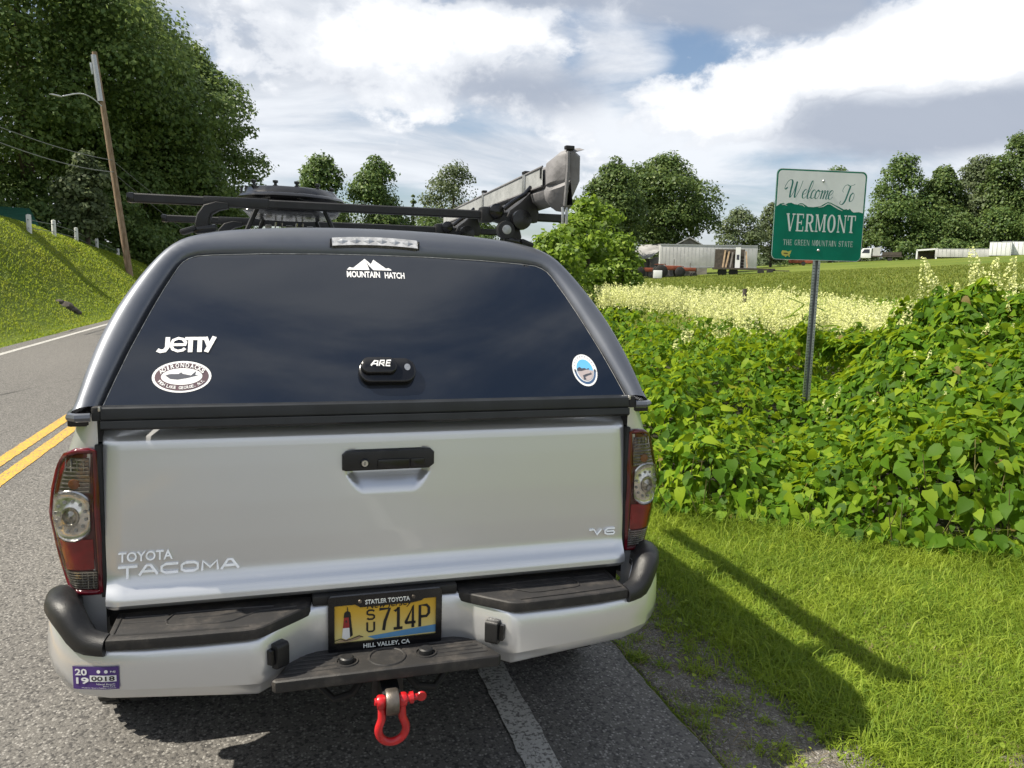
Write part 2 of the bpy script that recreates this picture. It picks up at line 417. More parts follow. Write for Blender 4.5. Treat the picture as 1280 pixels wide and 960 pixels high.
def stroke(b, pts, w, y=0.0, taper=None):
    """flat ribbon in the local xz plane (facing -y), pts=(x,z)"""
    P = [Vector((p[0], p[1])) for p in pts]; L, Rr = [], []
    for i in range(len(P)):
        t = (P[min(i+1, len(P)-1)]-P[max(i-1, 0)]); t = t.normalized() if t.length > 1e-9 else Vector((1, 0))
        nrm = Vector((-t.y, t.x)); ww = (w if taper is None else w*taper[i])/2
        L.append((P[i].x+nrm.x*ww, y, P[i].y+nrm.y*ww)); Rr.append((P[i].x-nrm.x*ww, y, P[i].y-nrm.y*ww))
    b.sheet([L, Rr])
def spline(pts, n=6):
    P = [Vector(p) for p in pts]; out = []
    for i in range(len(P)-1):
        p0, p1, p2, p3 = P[max(i-1, 0)], P[i], P[i+1], P[min(i+2, len(P)-1)]
        for k in range(n):
            t = k/n; out.append(.5*((2*p1)+(p2-p0)*t+(2*p0-5*p1+4*p2-p3)*t*t+(3*p1-p0-3*p2+p3)*t**3))
    out.append(P[-1]); return out
def lerp(a, b, t): return a+(b-a)*t
def interp(x, xs, ys): return float(np.interp(x, xs, ys))
def sstep(t): t = np.clip(t, 0, 1); return t*t*(3-2*t)
# ------------------------------------------------------------------ terrain
EDGE = 1.03                     # right edge of the asphalt
LEFT = -5.45                    # left edge of the asphalt
def fbm2(x, y, seed=0.0, oct=4):
    x = np.asarray(x, float); y = np.asarray(y, float); r = np.zeros(np.broadcast(x, y).shape); a = 1.0; f = 1.0
    for i in range(oct):
        r = r + a*(np.sin(x*f*1.3+seed*1.7+i*2.1+1.5*np.sin(y*f*.9+i+seed))*np.cos(y*f*1.1-seed+i*1.3+1.3*np.sin(x*f*.8+i*2.7)))
        a *= .5; f *= 2.03
    return r/1.6
def gz(x, y):
    x = np.asarray(x, float); y = np.asarray(y, float)
    # field to the right, rising away from the road
    d = np.hypot(x-1, y)
    pl = .075*np.maximum(x-2, 0)-.0094*np.maximum(y, 0)
    pl = np.where(pl > 0, pl, pl*.15)
    right = pl*sstep((d-9)/50)*sstep((x-1)/6) + .05*fbm2(x*.25, y*.25, 2)*sstep((x-3)/6)
    right = right*np.minimum(1, 170/np.maximum(d, 1)) + .012*fbm2(x*2.2, y*2.2, 5)*sstep((x-1.2)/1) - .02
    # bank to the left with a level top
    H = np.interp(y, [-60, 0, 20, 35, 50, 66, 80, 130, 220], [3.6, 3.7, 3.85, 3.2, 2.45, 1.85, 1.5, .6, .2])
    t = np.clip((LEFT-.35-x)/4.3, 0, 1)
    bank = H*(sstep(t)*.55+t*.45) + .055*np.maximum(LEFT-5.2-x, 0) - .02
    bank = bank + .05*fbm2(x*.9, y*.5, 3)*np.minimum(t*3, 1)
    z = np.where(x > EDGE, right, np.where(x < LEFT-.1, bank, -.03))
    z = np.where((x >= LEFT-.1) & (x <= EDGE+.02), -.03, z)
    return z
def gz1(x, y): return float(gz(x, y))

# what carries no grass beside the asphalt (worn gravel)
BARE = [(1.28, -.06, .17, .25), (1.17, .50, .075, .24), (1.44, .12, .05, .055), (1.42, -.75, .30, .52), (1.24, .86, .06, .14), (1.33, .34, .06, .07), (1.20, 1.3, .06, .2), (2.5, -3.1, 1.9, 2.35)]
def bare(x, y):
    x = np.asarray(x, float); y = np.asarray(y, float)
    w = .22*fbm2(x*9, y*9, 1.0, 3)+.16*fbm2(x*37, y*41, 4.0, 3)
    r = np.full(np.broadcast(x, y).shape, -9.0)
    for cx, cy, a, b in BARE: r = np.maximum(r, 1-np.hypot((x-cx)/a, (y-cy)/b))
    return r+w
# front edge of the thicket
FRONT = [(2.6, 60), (2.2, 26), (1.75, 14), (1.6, 8), (1.68, 5), (1.84, 3.1), (2.08, 2.26), (2.72, 1.70), (3.68, 1.02), (5.2, .15), (8, -1.0), (14, -3.0)]
def front(x, y):
    """signed distance behind the thicket's front edge"""
    x = np.asarray(x, float); y = np.asarray(y, float); best = np.full(x.shape, 1e9); sg = np.zeros(x.shape)
    for (ax, ay), (bx, by) in zip(FRONT[:-1], FRONT[1:]):
        ex, ey = bx-ax, by-ay; l2 = ex*ex+ey*ey
        t = np.clip(((x-ax)*ex+(y-ay)*ey)/l2, 0, 1); dx, dy = x-ax-t*ex, y-ay-t*ey; d = np.hypot(dx, dy)
        c = ex*(y-ay)-ey*(x-ax); m = d < best
        best = np.where(m, d, best); sg = np.where(m, np.sign(c), sg)
    return best*sg

def land_mats():
    m = M('meadow_ground')
    n1 = m.noise(.09, 5, .6); n2 = m.noise(.55, 6, .65, st=(1, .35, 1)); n3 = m.noise(14, 5, .7, st=(1, .4, 1)); n4 = m.noise(.03, 3)
    c = m.mix(m.mr(n1, .3, .7), (.10, .145, .024), (.18, .205, .038))
    c = m.mix(m.mr(n2, .42, .72, 0, .75), c, (.115, .160, .028)); c = m.mix(m.mr(n4, .5, .7, 0, .55), c, (.175, .155, .045))
    c = m.mix(m.mr(n3, .3, .7, 0, .55), c, (.045, .075, .012))
    m.set('Base Color', c).set('Roughness', .95).set('Specular IOR Level', .1); m.bump(n3, .6, .08); MT['meadow'] = m.m
    m = M('asphalt')
    chips = m.n('ShaderNodeTexVoronoi', feature='F1'); m.l(m.co(), chips.inputs['Vector']); chips.inputs['Scale'].default_value = 105
    sep = m.n('ShaderNodeSeparateColor'); m.l(chips.outputs['Color'], sep.inputs[0])
    big = m.mr(m.noise(.55, 5, .6, st=(1, .25, 1)), .3, .7); fine = m.noise(260, 3)
    c = m.mix(big, (.118, .112, .104), (.158, .150, .138))
    stone = m.mth('MULTIPLY', m.mr(sep.outputs[0], .45, .95), m.mr(chips.outputs['Distance'], .62, .30, 0, 1))
    c = m.mix(m.mth('MULTIPLY', stone, .75), c, (.40, .385, .36))
    dark = m.mth('MULTIPLY', m.mr(sep.outputs[1], .62, .9), .8); c = m.mix(dark, c, (.035, .034, .034))
    c = m.mix(m.mr(fine, .35, .7, 0, .45), c, (.06, .058, .055))
    # hairline cracks
    wv = m.n('ShaderNodeMapping'); m.l(m.co(), wv.inputs[0]); wv.inputs[3].default_value = (1, .45, 1)
    wn = m.n('ShaderNodeTexNoise'); m.l(wv.outputs[0], wn.inputs['Vector']); wn.inputs['Scale'].default_value = 1.2; wn.inputs['Detail'].default_value = 6
    va = m.n('ShaderNodeMix', data_type='VECTOR'); va.inputs[0].default_value = .35; m.l(wv.outputs[0], va.inputs[4]); m.l(wn.outputs['Color'], va.inputs[5])
    cr = m.vor(.42, 'DISTANCE_TO_EDGE', 'Distance', va.outputs[1])
    ck = m.mth('MULTIPLY', m.mr(cr, .0025, .008, 1, 0), m.mr(m.noise(.35, 3), .47, .60))
    c = m.mix(m.mth('MULTIPLY', ck, .85), c, (.025, .024, .023))
    m.set('Base Color', c).set('Roughness', .82).set('Specular IOR Level', .35)
    m.bump(m.mth('ADD', m.mth('SUBTRACT', m.mth('MULTIPLY', chips.outputs['Distance'], -.9), m.mth('MULTIPLY', ck, 3.0)), fine), .55, .005); MT['asphalt'] = m.m
    def paint(name, col):
        m = M(name); v = m.vor(95); n = m.noise(60, 6, .7)
        w = m.mr(m.mth('ADD', n, m.mth('MULTIPLY', v, .18)), .58, .70)
        m.set('Base Color', m.mix(w, m.mix(m.mr(m.noise(5, 5), .3, .7), dk(col, .85), col), (.13, .125, .115))).set('Roughness', .7)
        m.bump(m.mth('SUBTRACT', n, v), .45, .004); return m.m
    MT['pwhite'] = paint('worn_white_road_paint', (.50, .49, .46)); MT['pyellow'] = paint('worn_yellow_road_paint', (.62, .36, .035))
    m = M('gravel_shoulder')
    ch = m.n('ShaderNodeTexVoronoi', feature='F1'); m.l(m.co(), ch.inputs['Vector']); ch.inputs['Scale'].default_value = 130
    sp = m.n('ShaderNodeSeparateColor'); m.l(ch.outputs['Color'], sp.inputs[0])
    c = m.mix(m.mr(m.noise(6, 5, .65), .3, .7), (.085, .075, .062), (.165, .150, .130)); c = m.mix(m.mr(sp.outputs[0], .7, .95, 0, .7), c, (.32, .30, .27)); c = m.mix(m.mr(sp.outputs[1], .7, .95, 0, .6), c, (.05, .045, .04))
    m.set('Base Color', c).set('Roughness', .95); m.bump(m.mth('SUBTRACT', m.noise(40, 5), ch.outputs['Distance']), .7, .012); MT['gravel'] = m.m
    m = M('soil_litter')
    n = m.noise(16, 6, .7); m.set('Base Color', m.mix(m.mr(n, .3, .7), (.014, .016, .007), (.036, .034, .015))).set('Roughness', 1.0); m.bump(n, .8, .05); MT['soil'] = m.m
    MT['blade'] = leafmat('verge_grass', (.10, .18, .018), (.22, .32, .028), (.35, .42, .055), .45, .6, (.40, .52, .05), 1.6, (.30, .38, .038))
    MT['straw'] = leafmat('dry_straw', (.13, .10, .05), (.22, .17, .085), (.33, .27, .15), .2, .7)
    MT['bankgrass'] = leafmat('bank_grass', (.095, .16, .017), (.20, .285, .027), (.33, .37, .05), .45, .6, (.42, .50, .045), .35, (.31, .33, .042))
    MT['fieldgrass'] = leafmat('field_grass', (.115, .165, .028), (.19, .24, .042), (.28, .29, .07), .42, .6, (.35, .39, .06), .12)
    MT['knot'] = leafmat('knotweed_leaf', (.028, .080, .008), (.098, .210, .012), (.300, .400, .026), .46, .55, (.46, .58, .02), .8, None, .15, (.20, .15, .05))
    MT['flower'] = leafmat('cream_flower', (.56, .60, .20), (.74, .76, .34), (.84, .84, .50), .35, .7)
    MT['treeA'] = leafmat('broadleaf_dark', (.046, .084, .026), (.098, .156, .042), (.180, .236, .064), .36, .5, None, .10)
    MT['treeFill'] = leafmat('broadleaf_painted_fill', (.066, .118, .040), (.142, .218, .064), (.26, .33, .095), .40, .5, None, .10)  # brighter copy of the dark broadleaf: fill light painted into the leaf colour
    MT['treeB'] = leafmat('broadleaf_mid', (.052, .098, .030), (.108, .176, .048), (.19, .255, .066), .36, .5, None, .10)
    MT['treeC'] = leafmat('broadleaf_grey', (.066, .094, .044), (.122, .160, .074), (.20, .24, .11), .36, .5, None, .12)
    MT['treeD'] = leafmat('sumac_bright', (.085, .150, .022), (.185, .285, .036), (.32, .42, .06), .45, .5, (.2, .32, .02), .3)
land_mats()

def ground():
    def axis(segs):
        out = []
        for a, b, n in segs: out += list(np.linspace(a, b, n, endpoint=False))
        return np.array(out+[segs[-1][1]])
    xs = axis([(-1600, -200, 12), (-200, -40, 30), (-40, -12, 30), (-12, LEFT-.25, 26), (LEFT-.25, LEFT-.02, 3), (LEFT-.02, EDGE, 4), (EDGE, EDGE+.03, 1), (EDGE+.03, 6, 60), (6, 30, 50), (30, 200, 60), (200, 1800, 14)])
    ys = axis([(-900, -60, 10), (-60, -5, 30), (-5, 8, 90), (8, 40, 70), (40, 260, 90), (260, 2500, 18)])
    X, Y = np.meshgrid(xs, ys); Z = gz(X, Y)
    V = np.stack([X, Y, Z], -1).reshape(-1, 3); nx = len(xs); ny = len(ys)
    i = np.arange(nx*ny).reshape(ny, nx); F = np.stack([i[:-1, :-1], i[:-1, 1:], i[1:, 1:], i[1:, :-1]], -1).reshape(-1, 4)
    struct(big('ground', V, F, MT['meadow'], smooth=True))
    # road sheet with a slightly ragged right edge
    ys = np.concatenate([np.linspace(-80, -4, 20), np.linspace(-3.9, 8, 300), np.linspace(8.5, 60, 60), np.linspace(64, 420, 40)])
    rows = []
    for y in ys:
        e = EDGE+.014*float(fbm2(y*5, y*2.2, 3)); l = LEFT+.04*float(fbm2(y*1.1, 4, 7))
        rows.append([(l, y, -.06), (l+.02, y, 0)]+[(lerp(l, e, k/8), y, 0) for k in range(1, 8)]+[(e-.012, y, 0), (e+.004, y, -.012), (e+.01, y, -.05)])
    r = B().sheet(rows).build('road', MT['asphalt'], smooth=60); struct(r)
    def line(name, x0, x1, y0, y1, mat, ylist=None):
        yy = np.concatenate([np.arange(y0, min(14, y1), .05), np.linspace(min(14, y1), y1, 60)]) if y1 > 14 else np.arange(y0, y1, .05)
        rr = [[(x0+.004*random.uniform(-1, 1), y, .004), (x1+.004*random.uniform(-1, 1), y, .004)] for y in yy]
        struct(B().sheet(rr).build(name, mat, smooth=0))
    line('road_edge_marking', .425, .537, -12, 300, MT['pwhite'])
    line('road_edge_marking', -5.10, -4.985, -12, 300, MT['pwhite'])
    line('road_centre_marking', -2.475, -2.365, -12, 300, MT['pyellow'])
    line('road_centre_marking', -2.285, -2.175, -12, 300, MT['pyellow'])
    # gravel shoulder and soil under the thicket, draped on the ground
    def drape(name, x0, x1, y0, y1, nx, ny, mat, keep, lift):
        xs = np.linspace(x0, x1, nx); ys = np.linspace(y0, y1, ny); X, Y = np.meshgrid(xs, ys); K = keep(X, Y)
        Z = gz(X, Y)+lift*np.clip(K*4, -1, 1)
        i = np.arange(nx*ny).reshape(ny, nx); ok = (K[:-1, :-1] > -.35) & (K[1:, 1:] > -.35)
        F = np.stack([i[:-1, :-1], i[:-1, 1:], i[1:, 1:], i[1:, :-1]], -1)[ok]
        struct(big(name, np.stack([X, Y, Z], -1).reshape(-1, 3), F, mat, smooth=True))
    drape('shoulder', EDGE+.02, 2.0, -2.5, 2.5, 110, 500, MT['gravel'], lambda x, y: .6+.25*fbm2(x*6, y*5, 3)-np.maximum(0, x-1.40)*3.2, .004)
    drape('gravel_pull_off', EDGE+.02, 5.0, -7, -.3, 90, 160, MT['gravel'], lambda x, y: bare(x, y)+.12, .008)
    drape('soil_bed', 1.3, 12, -3, 13, 90, 120, MT['soil'], lambda x, y: front(x, y)+.05, .02)
ground()

def unit(v): return v/np.maximum(np.linalg.norm(v, axis=-1, keepdims=True), 1e-9)
def stamp(TV, TF, pos, nrm, tip, scale, g):
    """copy a template (y = length, z = normal) to many places; returns V, F"""
    n = len(pos); nrm = unit(nrm); tip = unit(tip-nrm*np.sum(tip*nrm, -1, keepdims=True)); side = np.cross(tip, nrm)
    TV = np.asarray(TV, np.float32); s = np.asarray(scale)[:, None, None]
    V = pos[:, None, :] + s*(TV[None, :, 0:1]*side[:, None, :] + TV[None, :, 1:2]*tip[:, None, :] + TV[None, :, 2:3]*nrm[:, None, :])
    F = (np.asarray(TF, np.int64)[None] + (np.arange(n)*len(TV))[:, None, None]).reshape(-1, len(TF[0]))
    return V.reshape(-1, 3), F
def blades(name, P, h, w, lean, mat, label, seed=1, cat='grass'):
    """P (n,3) roots; one bent blade each, all in one mesh"""
    g = np.random.default_rng(seed); n = len(P); a = g.uniform(0, 2*np.pi, n); b = a+np.pi/2+g.normal(0, .5, n)
    side = np.stack([np.cos(a), np.sin(a), np.zeros(n)], -1); dr = np.stack([np.cos(b), np.sin(b), np.zeros(n)], -1)
    up = np.array([0, 0, 1.0]); h = h[:, None]; w = w[:, None]; lean = lean[:, None]
    mid = P+up*h*.55+dr*lean*h*.3; tip = P+up*h*(1-.25*lean)+dr*lean*h
    V = np.stack([P-side*w*.5, P+side*w*.5, mid-side*w*.4, mid+side*w*.4, tip], 1).reshape(-1, 3)
    o = np.arange(n)[:, None]*5
    F = np.concatenate([o+np.array([[0, 1, 3]]), o+np.array([[0, 3, 2]]), o+np.array([[2, 3, 4]])], 1).reshape(-1, 3)
    ob_ = big(name, V, F, mat); return tag(ob_, label, cat, kind='stuff')

def grass():
    g = np.random.default_rng(3)
    def scatter(n, x0, x1, y0, y1, ok):
        x = g.uniform(x0, x1, n); y = g.uniform(y0, y1, n); k = ok(x, y); return x[k], y[k]
    def verge_ok(x, y):
        b = bare(x, y); s = front(x, y); clump = fbm2(x*4, y*4, 9)
        strip = (x < EDGE+.075)
        thin = np.clip((x-1.15+.25*clump)/.40, .42, 1)
        keep = (g.uniform(-.30, .14, x.shape) > b) & (s < .25) & (g.uniform(0, 1, x.shape) < thin)
        return (keep | (strip & (g.uniform(0, 1, x.shape) < .40))) & (x > EDGE-.006+.02*fbm2(x*0, y*7, 4))
    x1, y1 = scatter(230000, 1.02, 4.6, -.75, 3.4, verge_ok)
    x2, y2 = scatter(60000, 1.02, 9, -3.6, -.75, verge_ok); x3, y3 = scatter(30000, 1.02, 2.4, 3.4, 14, verge_ok)
    x4, y4 = scatter(30000, 4.6, 9, -.75, 1.2, verge_ok)
    x = np.concatenate([x1, x2, x3, x4]); y = np.concatenate([y1, y2, y3, y4]); n = len(x); s = front(x, y)
    tall = np.clip(1+s/.5, 0, 1)
    near = np.clip((x-1.05)/.5, .35, 1)
    h = (g.gamma(5, .0082, n)+.010)*near*(1+.35*fbm2(x*2.3, y*2.3, 6))*(1+.9*tall**2)
    blades('verge_grass', np.stack([x, y, gz(x, y)-.004], -1), np.clip(h, .012, .3), g.uniform(.0026, .0066, n), g.uniform(.35, 1.5, n), MT['blade'], 'short sunlit grass covering the roadside verge before the leafy thicket', 5)
    # small broad-leaved weeds among the grass
    x, y = scatter(3600, 1.1, 4.6, -.75, 3.0, lambda x, y: (front(x, y) < .05) & (fbm2(x*3.1, y*3.1, 21) > .05)); n = len(x)
    LV_ = [(0, 0, 0), (.3, .35, .06), (.22, .75, .03), (0, 1, -.08), (-.22, .75, .03), (-.3, .35, .06)]; LF_ = [(0, 1, 2), (0, 2, 3), (0, 3, 4), (0, 4, 5)]
    V, F = stamp(LV_, LF_, np.stack([x, y, gz(x, y)+g.uniform(.01, .05, n)], -1), g.normal(0, .35, (n, 3))+np.array([0, 0, 1.]), g.normal(0, 1, (n, 3))*np.array([1, 1, .3]), g.uniform(.012, .034, n), g)
    tag(big('verge_weeds', V, F, MT['blade']), 'small broad leaved weeds scattered through the verge grass', 'weeds', kind='stuff')
    # weed tufts in the gravel
    cx = g.uniform(1.05, 1.75, 130); cy = g.uniform(-.9, 1.4, 130); ci = np.repeat(np.arange(130), 45); n = len(ci)
    x = cx[ci]+g.normal(0, .018, n); y = cy[ci]+g.normal(0, .018, n); k = x > EDGE+.01; x, y = x[k], y[k]; n = len(x)
    blades('weed_tufts', np.stack([x, y, gz(x, y)], -1), g.uniform(.012, .05, n), g.uniform(.0024, .005, n), g.uniform(.6, 1.8, n), MT['blade'], 'low weed tufts growing out of the worn gravel edge', 23)
    # dry straw among it
    x, y = scatter(9000, 1.03, 3.6, -.75, 3, lambda x, y: (front(x, y) < .1) & (fbm2(x*5, y*5, 12) > -.1))
    n = len(x); blades('dry_straw', np.stack([x, y, gz(x, y)+.002], -1), g.uniform(.01, .045, n), g.uniform(.0018, .0035, n), g.uniform(1, 3.2, n), MT['straw'], 'dry straw bits lying on the worn edge of the verge', 8)
    # long grass at the foot of the thicket
    x, y = scatter(26000, 1.5, 8, -1, 8, lambda x, y: (np.abs(front(x, y)+.02+.12*fbm2(x*3, y*3, 2)) < .14) & (fbm2(x*6, y*6, 3) > -.05))
    n = len(x); blades('long_grass', np.stack([x, y, gz(x, y)-.004], -1), g.uniform(.10, .34, n), g.uniform(.004, .008, n), g.uniform(.3, 1.5, n), MT['blade'], 'long grass blades along the foot of the leafy thicket', 13)
    # bank, left
    x, y = scatter(170000, -13, LEFT-.02, 4, 62, lambda x, y: (g.uniform(0, 1, x.shape) < np.clip(22/np.maximum(y, 1), .25, 1)) & (x > -10.8-.5*fbm2(y*.3, x*.2, 1)))
    n = len(x); blades('bank_grass', np.stack([x, y, gz(x, y)-.01], -1), g.uniform(.035, .10, n)*(1+.4*fbm2(x*.7, y*.5, 2)), g.uniform(.012, .03, n)*np.clip(y/18, .8, 2.2), g.uniform(.3, 1.2, n), MT['bankgrass'], 'mown grass on the steep bank beside the road', 17)
    # hayfield beyond the thicket
    r = g.uniform(0, 1, 150000)**.75; dist = 9+r*75; az = g.uniform(R(18), R(66), 150000)
    x = CAM.x+np.sin(az)*dist; y = CAM.y+np.cos(az)*dist; k = (front(x, y) > 5.5); x, y = x[k], y[k]; dist = np.hypot(x, y); n = len(x)
    blades('field_grass', np.stack([x, y, gz(x, y)-.01], -1), g.uniform(.07, .18, n)*np.clip(dist/25, .8, 1.25), g.uniform(.008, .016, n)*np.clip(dist/10, 1, 6), g.uniform(.2, .9, n), MT['fieldgrass'], 'hay grass of the open field beyond the thicket', 19)
grass()
# ------------------------------------------------------------------ the truck (built at the origin, rear towards -y)
TR = thing('pickup_truck', 'silver pickup truck with dark camper shell and roof rack parked on the road edge', 'truck')
KS = .80                                  # lean of the camper shell's rear face
def ys_(z): return KS*(z-1.14)            # its plane
TGZ = [.628, .636, .643, .655, .672, .70, .715, .73, .80, .90, 1.0, 1.05, 1.07, 1.083, 1.098, 1.108]
TGY = [.035, .010, -.015, -.024, -.022, -.004, .003, .006, .008, .014, .022, .0265, .0295, .037, .057, .085]
def ytg(z): return interp(z, TGZ, TGY)
XO_Z = [.50, .60, .685, .72, .80, .885, .95, 1.0, 1.03, 1.05, 1.10, 1.14]
XO_X = [.826, .824, .818, .828, .842, .850, .844, .832, .820, .812, .796, .784]
def xo(z): return interp(z, XO_Z, XO_X)

def text_on(parent, name, V, F, fn, mat, smooth=0, extr=0):
    return mk(name, [fn(v.x, v.y, v.z) for v in V], F, mat, parent, smooth)

def tailgate():
    cols = sorted(set([round(v, 4) for v in list(np.linspace(-.72, .72, 65)) + list(np.arange(-.135, .1351, .005))]))
    zs = sorted(set([round(v, 4) for v in TGZ + list(np.linspace(.73, 1.085, 30)) + list(np.arange(.90, 1.031, .005)) + [.688, .694, .664]]))
    def scoop(x, z):
        if not (.905 < z < 1.03): return 0
        hw = .085+.032*min(1, max(0, (z-.91)/.05))
        return .026*float(sstep((z-.905)/.062))*float(sstep((hw-abs(x))/.022))*float(sstep((1.03-z)/.02))
    rows = []
    for z in zs:
        r = .028; dz = z-.628; inset = (r-math.sqrt(max(0, r*r-(r-dz)**2))) if dz < r else 0
        row = [(-.72+inset, ytg(z)+.04, z)]
        for x in cols:
            xx = max(-.7195+inset, min(.7195-inset, x)); edge = .010*max(0, 1-(.72-inset-abs(xx))/.012)**2
            row.append((xx, ytg(z)+scoop(x, z)+edge - .004*(1-(x/.72)**2), z))
        row.append((.72-inset, ytg(z)+.04, z)); rows.append(row)
    rows.append([(v[0], .13, 1.108) for v in rows[-1]])
    t = B().sheet(rows).build('tailgate', MT['silver'], TR, 40)
    # handle: black bezel, pull flap and lock
    bz = B().prism([(-.127, .976), (-.118, .9725), (.112, .9725), (.127, .984), (.127, 1.018), (.117, 1.0275), (-.116, 1.0275), (-.127, 1.018)], 'y', .004, .045, .005).build('handle_bezel', MT['black'], t)
    B().prism(rrect(.012, .990, .088, .027, .003), 'y', -.001, .02, .002).build('handle_pull', MT['blackgloss'], t)
    B().prism(rrect(.079, .991, .040, .024, .003), 'y', .001, .02, .002).build('handle_cover', MT['blackgloss'], t)
    B().lathe([(.0125, .006), (.0125, -.001), (.010, -.003), (.009, -.002)], (-.067, 0, .995), 'y', 20).build('lock_ring', MT['blackgloss'], t)
    B().lathe([(.0088, .004), (.0088, -.004), (.0, -.0042)], (-.067, 0, .995), 'y', 20).build('lock_cylinder', MT['sil_trim'], t)
    B().box((-.067, -.0044, .995), (.002, .001, .009)).build('key_slot', MT['ink'], t, 0)
    # badges
    def badge(s, x0, x1, z0, z1, **k):
        V, F = text_box(s, x1-x0, z1-z0, .004, **k)
        mk('badge', [(v.x+(x0+x1)/2, ytg((z0+z1)/2 + v.y)-.0045-v.z+(.22*v.y if v.z > 0 else 0), v.y+(z0+z1)/2) for v in V], F, MT['chrome'], t, 25)
    badge('TOYOTA', -.688, -.560, .764, .788, bold=.018)
    def letters(defs, x0, z0, w, h, mat, sp):
        b = B(); n = len(defs); cw = (w-(n-1)*sp)/n
        for i, d in enumerate(defs):
            for pl in d:
                stroke(b, [(x0+i*(cw+sp)+p[0]*cw, z0+p[1]*h) for p in pl], h*.22, 0)
        return b
    TAC = [[[(0, .9), (1.05, .9)], [(.5, .9), (.5, -.25)]],
           [[(0, .0), (.38, .9), (.62, .9), (1, 0)], [(.2, .33), (.8, .33)]],
           [[(1, .9), (.3, .9), (.08, .7), (.08, .25), (.3, .08), (1, .08)]],
           [[(.25, .9), (.75, .9), (.95, .7), (.95, .25), (.75, .08), (.25, .08), (.05, .25), (.05, .7), (.25, .9)]],
           [[(.05, 0), (.1, .92), (.5, .3), (.9, .92), (.95, 0)]],
           [[(0, .0), (.38, .9), (.62, .9), (1, 0)], [(.2, .33), (.8, .33)]]]
    def solid(b, name, mat, th=.005, zf=lambda z: ytg(z)):
        bm = bmesh.new(); vs = [bm.verts.new(v) for v in b.v]
        for f in b.f: bm.faces.new([vs[i] for i in f])
        r = bmesh.ops.extrude_face_region(bm, geom=bm.faces[:])
        ev = [v for v in r['geom'] if isinstance(v, bmesh.types.BMVert)]; zz_ = [v.co.z for v in vs]; zm_ = (min(zz_)+max(zz_))/2
        for v in vs: v.co.y = zf(v.co.z)+.002
        for k, v in enumerate(ev): v.co.y = zf(v.co.z)-th-.004+.22*(v.co.z-zm_)
        bmesh.ops.recalc_face_normals(bm, faces=bm.faces[:])
        me = D.meshes.new(name); bm.to_mesh(me); bm.free(); me.materials.append(mat); return ob(name, me, t)
    # each letter lies a hair further out than its neighbour so crossing strokes never share a plane
    for i, dd in enumerate(TAC):
        for j, pl in enumerate(dd):
            b = B(); cw = .0435; stroke(b, [(-.690+i*.0495+p[0]*cw, .727+p[1]*.0255) for p in pl], .0062, 0)
            solid(b, 'badge', MT['chrome'], .0045+.0004*j)
    for j, pl in enumerate([[(.604, .757), (.620, .7575), (.628, .742), (.644, .758)], [(.688, .758), (.664, .758), (.655, .752), (.655, .745), (.662, .742), (.682, .742), (.686, .746), (.684, .750), (.66, .7505)]]):
        b = B(); stroke(b, pl, .0048, 0); solid(b, 'badge', MT['chrome'], .0045)
    return t
TG = tailgate()

